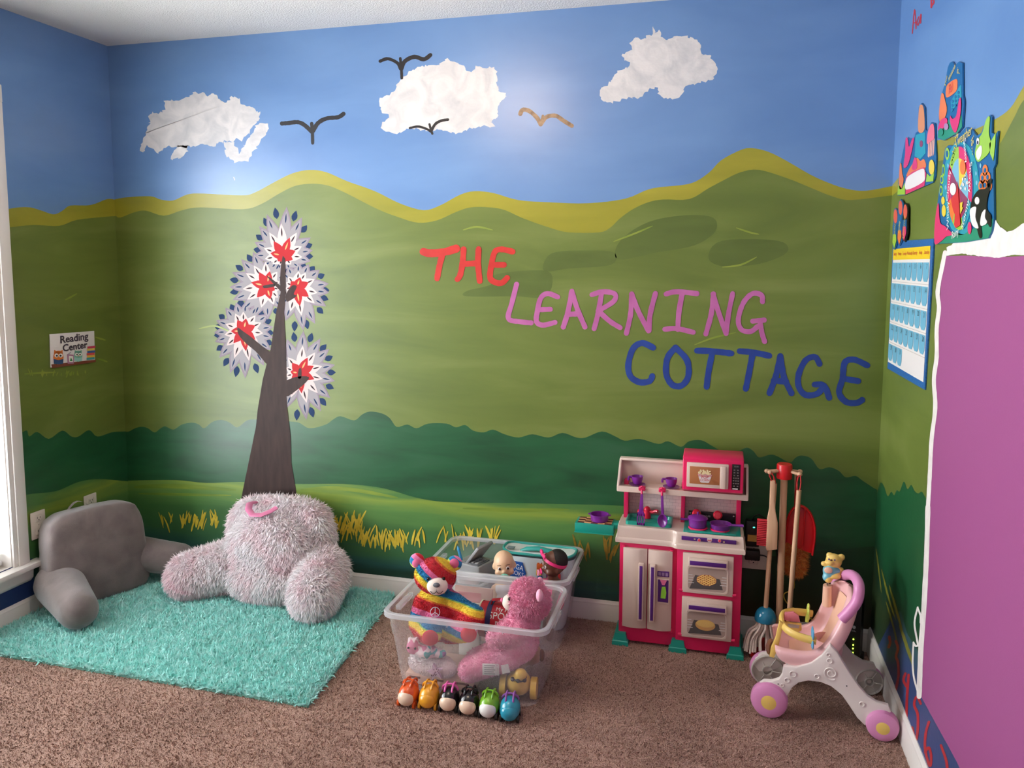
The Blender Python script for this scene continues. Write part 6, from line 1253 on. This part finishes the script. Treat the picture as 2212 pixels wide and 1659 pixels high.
for x, y, r1, r2 in ((495, 985, 13, 40), (470, 1090, 9, 40), (460, 1150, 10, 30), (455, 1220, 10, 34)): S3.poly('printed_seaweed', oval(x, y, r1, r2), pli, 2); S3.poly('seaweed_core', oval(x, y, r1*.55, r2*.55), pb_, 3)
S3.poly('printed_seahorse', oval(640, 1460, 12, 40), ppk, 3)
for x, y in ((680, 1110), (684, 1170), (500, 1060), (485, 1200), (708, 1060)): S3.poly('printed_bubble', oval(x, y, 6, 15, 10), plb, 2)
# pencils
for i, (pts, lb, a, st) in enumerate((([(155, 1590), (152, 1480), (160, 1340), (172, 1330), (183, 1350), (178, 1560), (165, 1600)], 'slim pencil card with a green arrow tip below the reef poster', pli, 'Yesterday'), ([(182, 1540), (182, 1400), (190, 1290), (205, 1275), (218, 1300), (212, 1540), (195, 1575)], 'taller pencil card with an orange arrow tip', por, 'Today'), ([(214, 1530), (216, 1380), (225, 1305), (238, 1300), (248, 1330), (246, 1500), (232, 1550)], 'pencil card with a pink arrow tip and black edge', ppk, 'Tomorrow'))):
    S4 = Board('pencil_card', lb, 'card', pts, pb_ if i < 2 else pbk, .0035, lift=.0046); xs = [p[0] for p in pts]; ys = [p[1] for p in pts]; cx = (min(xs)+max(xs))/2
    S4.poly('printed_eraser', oval(cx+3, min(ys)+55, 12, 46), mat('fish_coral', (220, 90, 80), .35), 1)
    S4.poly('printed_barrel', [(cx-13, min(ys)+110), (cx+13, min(ys)+105), (cx+12, max(ys)-70), (cx-13, max(ys)-60)], pb_, 2); S4.poly('arrow_tip', [(cx-9, max(ys)-100), (cx+9, max(ys)-100), (cx+12, max(ys)-60), (cx-2, max(ys)-8), (cx-13, max(ys)-50)], a, 3)
    S4.text(st, cx, (min(ys)+max(ys))/2+30, .028, pye, 4, 84, .6)
# calendar
c6i = lambda p: p
CAL = Board('calendar_chart', 'blue-edged calendar chart with rows of numbered cards', 'calendar', [(130, 112), (365, 95), (312, 968), (98, 845)], mat('calendar_blue', (36, 96, 160), .4, var=.3, vscale=160), cc=c6)
# the chart is an upright rectangle: work in its own metres
L0, L1 = CAL.l(c6([(130, 112)])[0]), CAL.l(c6([(365, 95)])[0]); Wd, Hh = L1.x-L0.x, L0.z-CAL.l(c6([(312, 968)])[0]).z
def cbox(name, x0, z0, x1, z1, k, m, parent=None, r=0): return CAL.t.part(name, B().box((L0.x+x0*Wd, -.0008*k-.0004, L0.z-z1*Hh), (L0.x+x1*Wd, -.0008*k+.0004, L0.z-z0*Hh)), m, parent)
cbox('white_sheet', .04, .085, .955, .955, 1, pwh); hd_ = cbox('header_band', .04, .06, .955, .145, 2, mat('header_yellow', (232, 196, 40), .4))
for k, d_ in enumerate(('Sunday', 'Monday', 'Tuesday', 'Wednesday', 'Thursday', 'Friday', 'Saturday')):
    CAL.t.part('lettering', text_mesh(d_, .0165, (1, 0, 0), (0, 0, 1), (L0.x+Wd*(.04+.915*(k+.5)/7), -.0024, L0.z-Hh*.1)), printred, hd_)
cardm = mat('card_blue', (104, 168, 196), .45); pocket, nt, pbb = new_mat('card_paper'); pbb.inputs['Base Color'].default_value = lin((226, 222, 222))+(1,)
for r_ in range(5):
    if r_: cbox('pocket_line', .04, .155+r_*.16-.004, .955, .155+r_*.16-.001, 2, mat('pocket_line', (190, 176, 170), .5))
    for k in range(7):
        n_ = r_*7+k+1
        if n_ > 31: break
        x = .04+.915*k/7; z = .155+r_*.16+.012; w_ = .915/7
        pts = [(x+.006, z), (x+w_-.012, z), (x+w_-.006, z+.02), (x+w_-.008, z+.10), (x+w_*.75, z+.128), (x+w_*.3, z+.128), (x+.01, z+.105)]
        o = CAL.t.part('day_card', B().prism([Vector((L0.x+a*Wd, -.0026, L0.z-c*Hh)) for a, c in pts], (0, .0008, 0)), cardm)
        CAL.t.part('card_number', text_mesh(str(n_), .022, (1, 0, 0), (0, 0, 1), (L0.x+(x+w_*.68)*Wd, -.0029, L0.z-(z+.028)*Hh)), pbk, o)
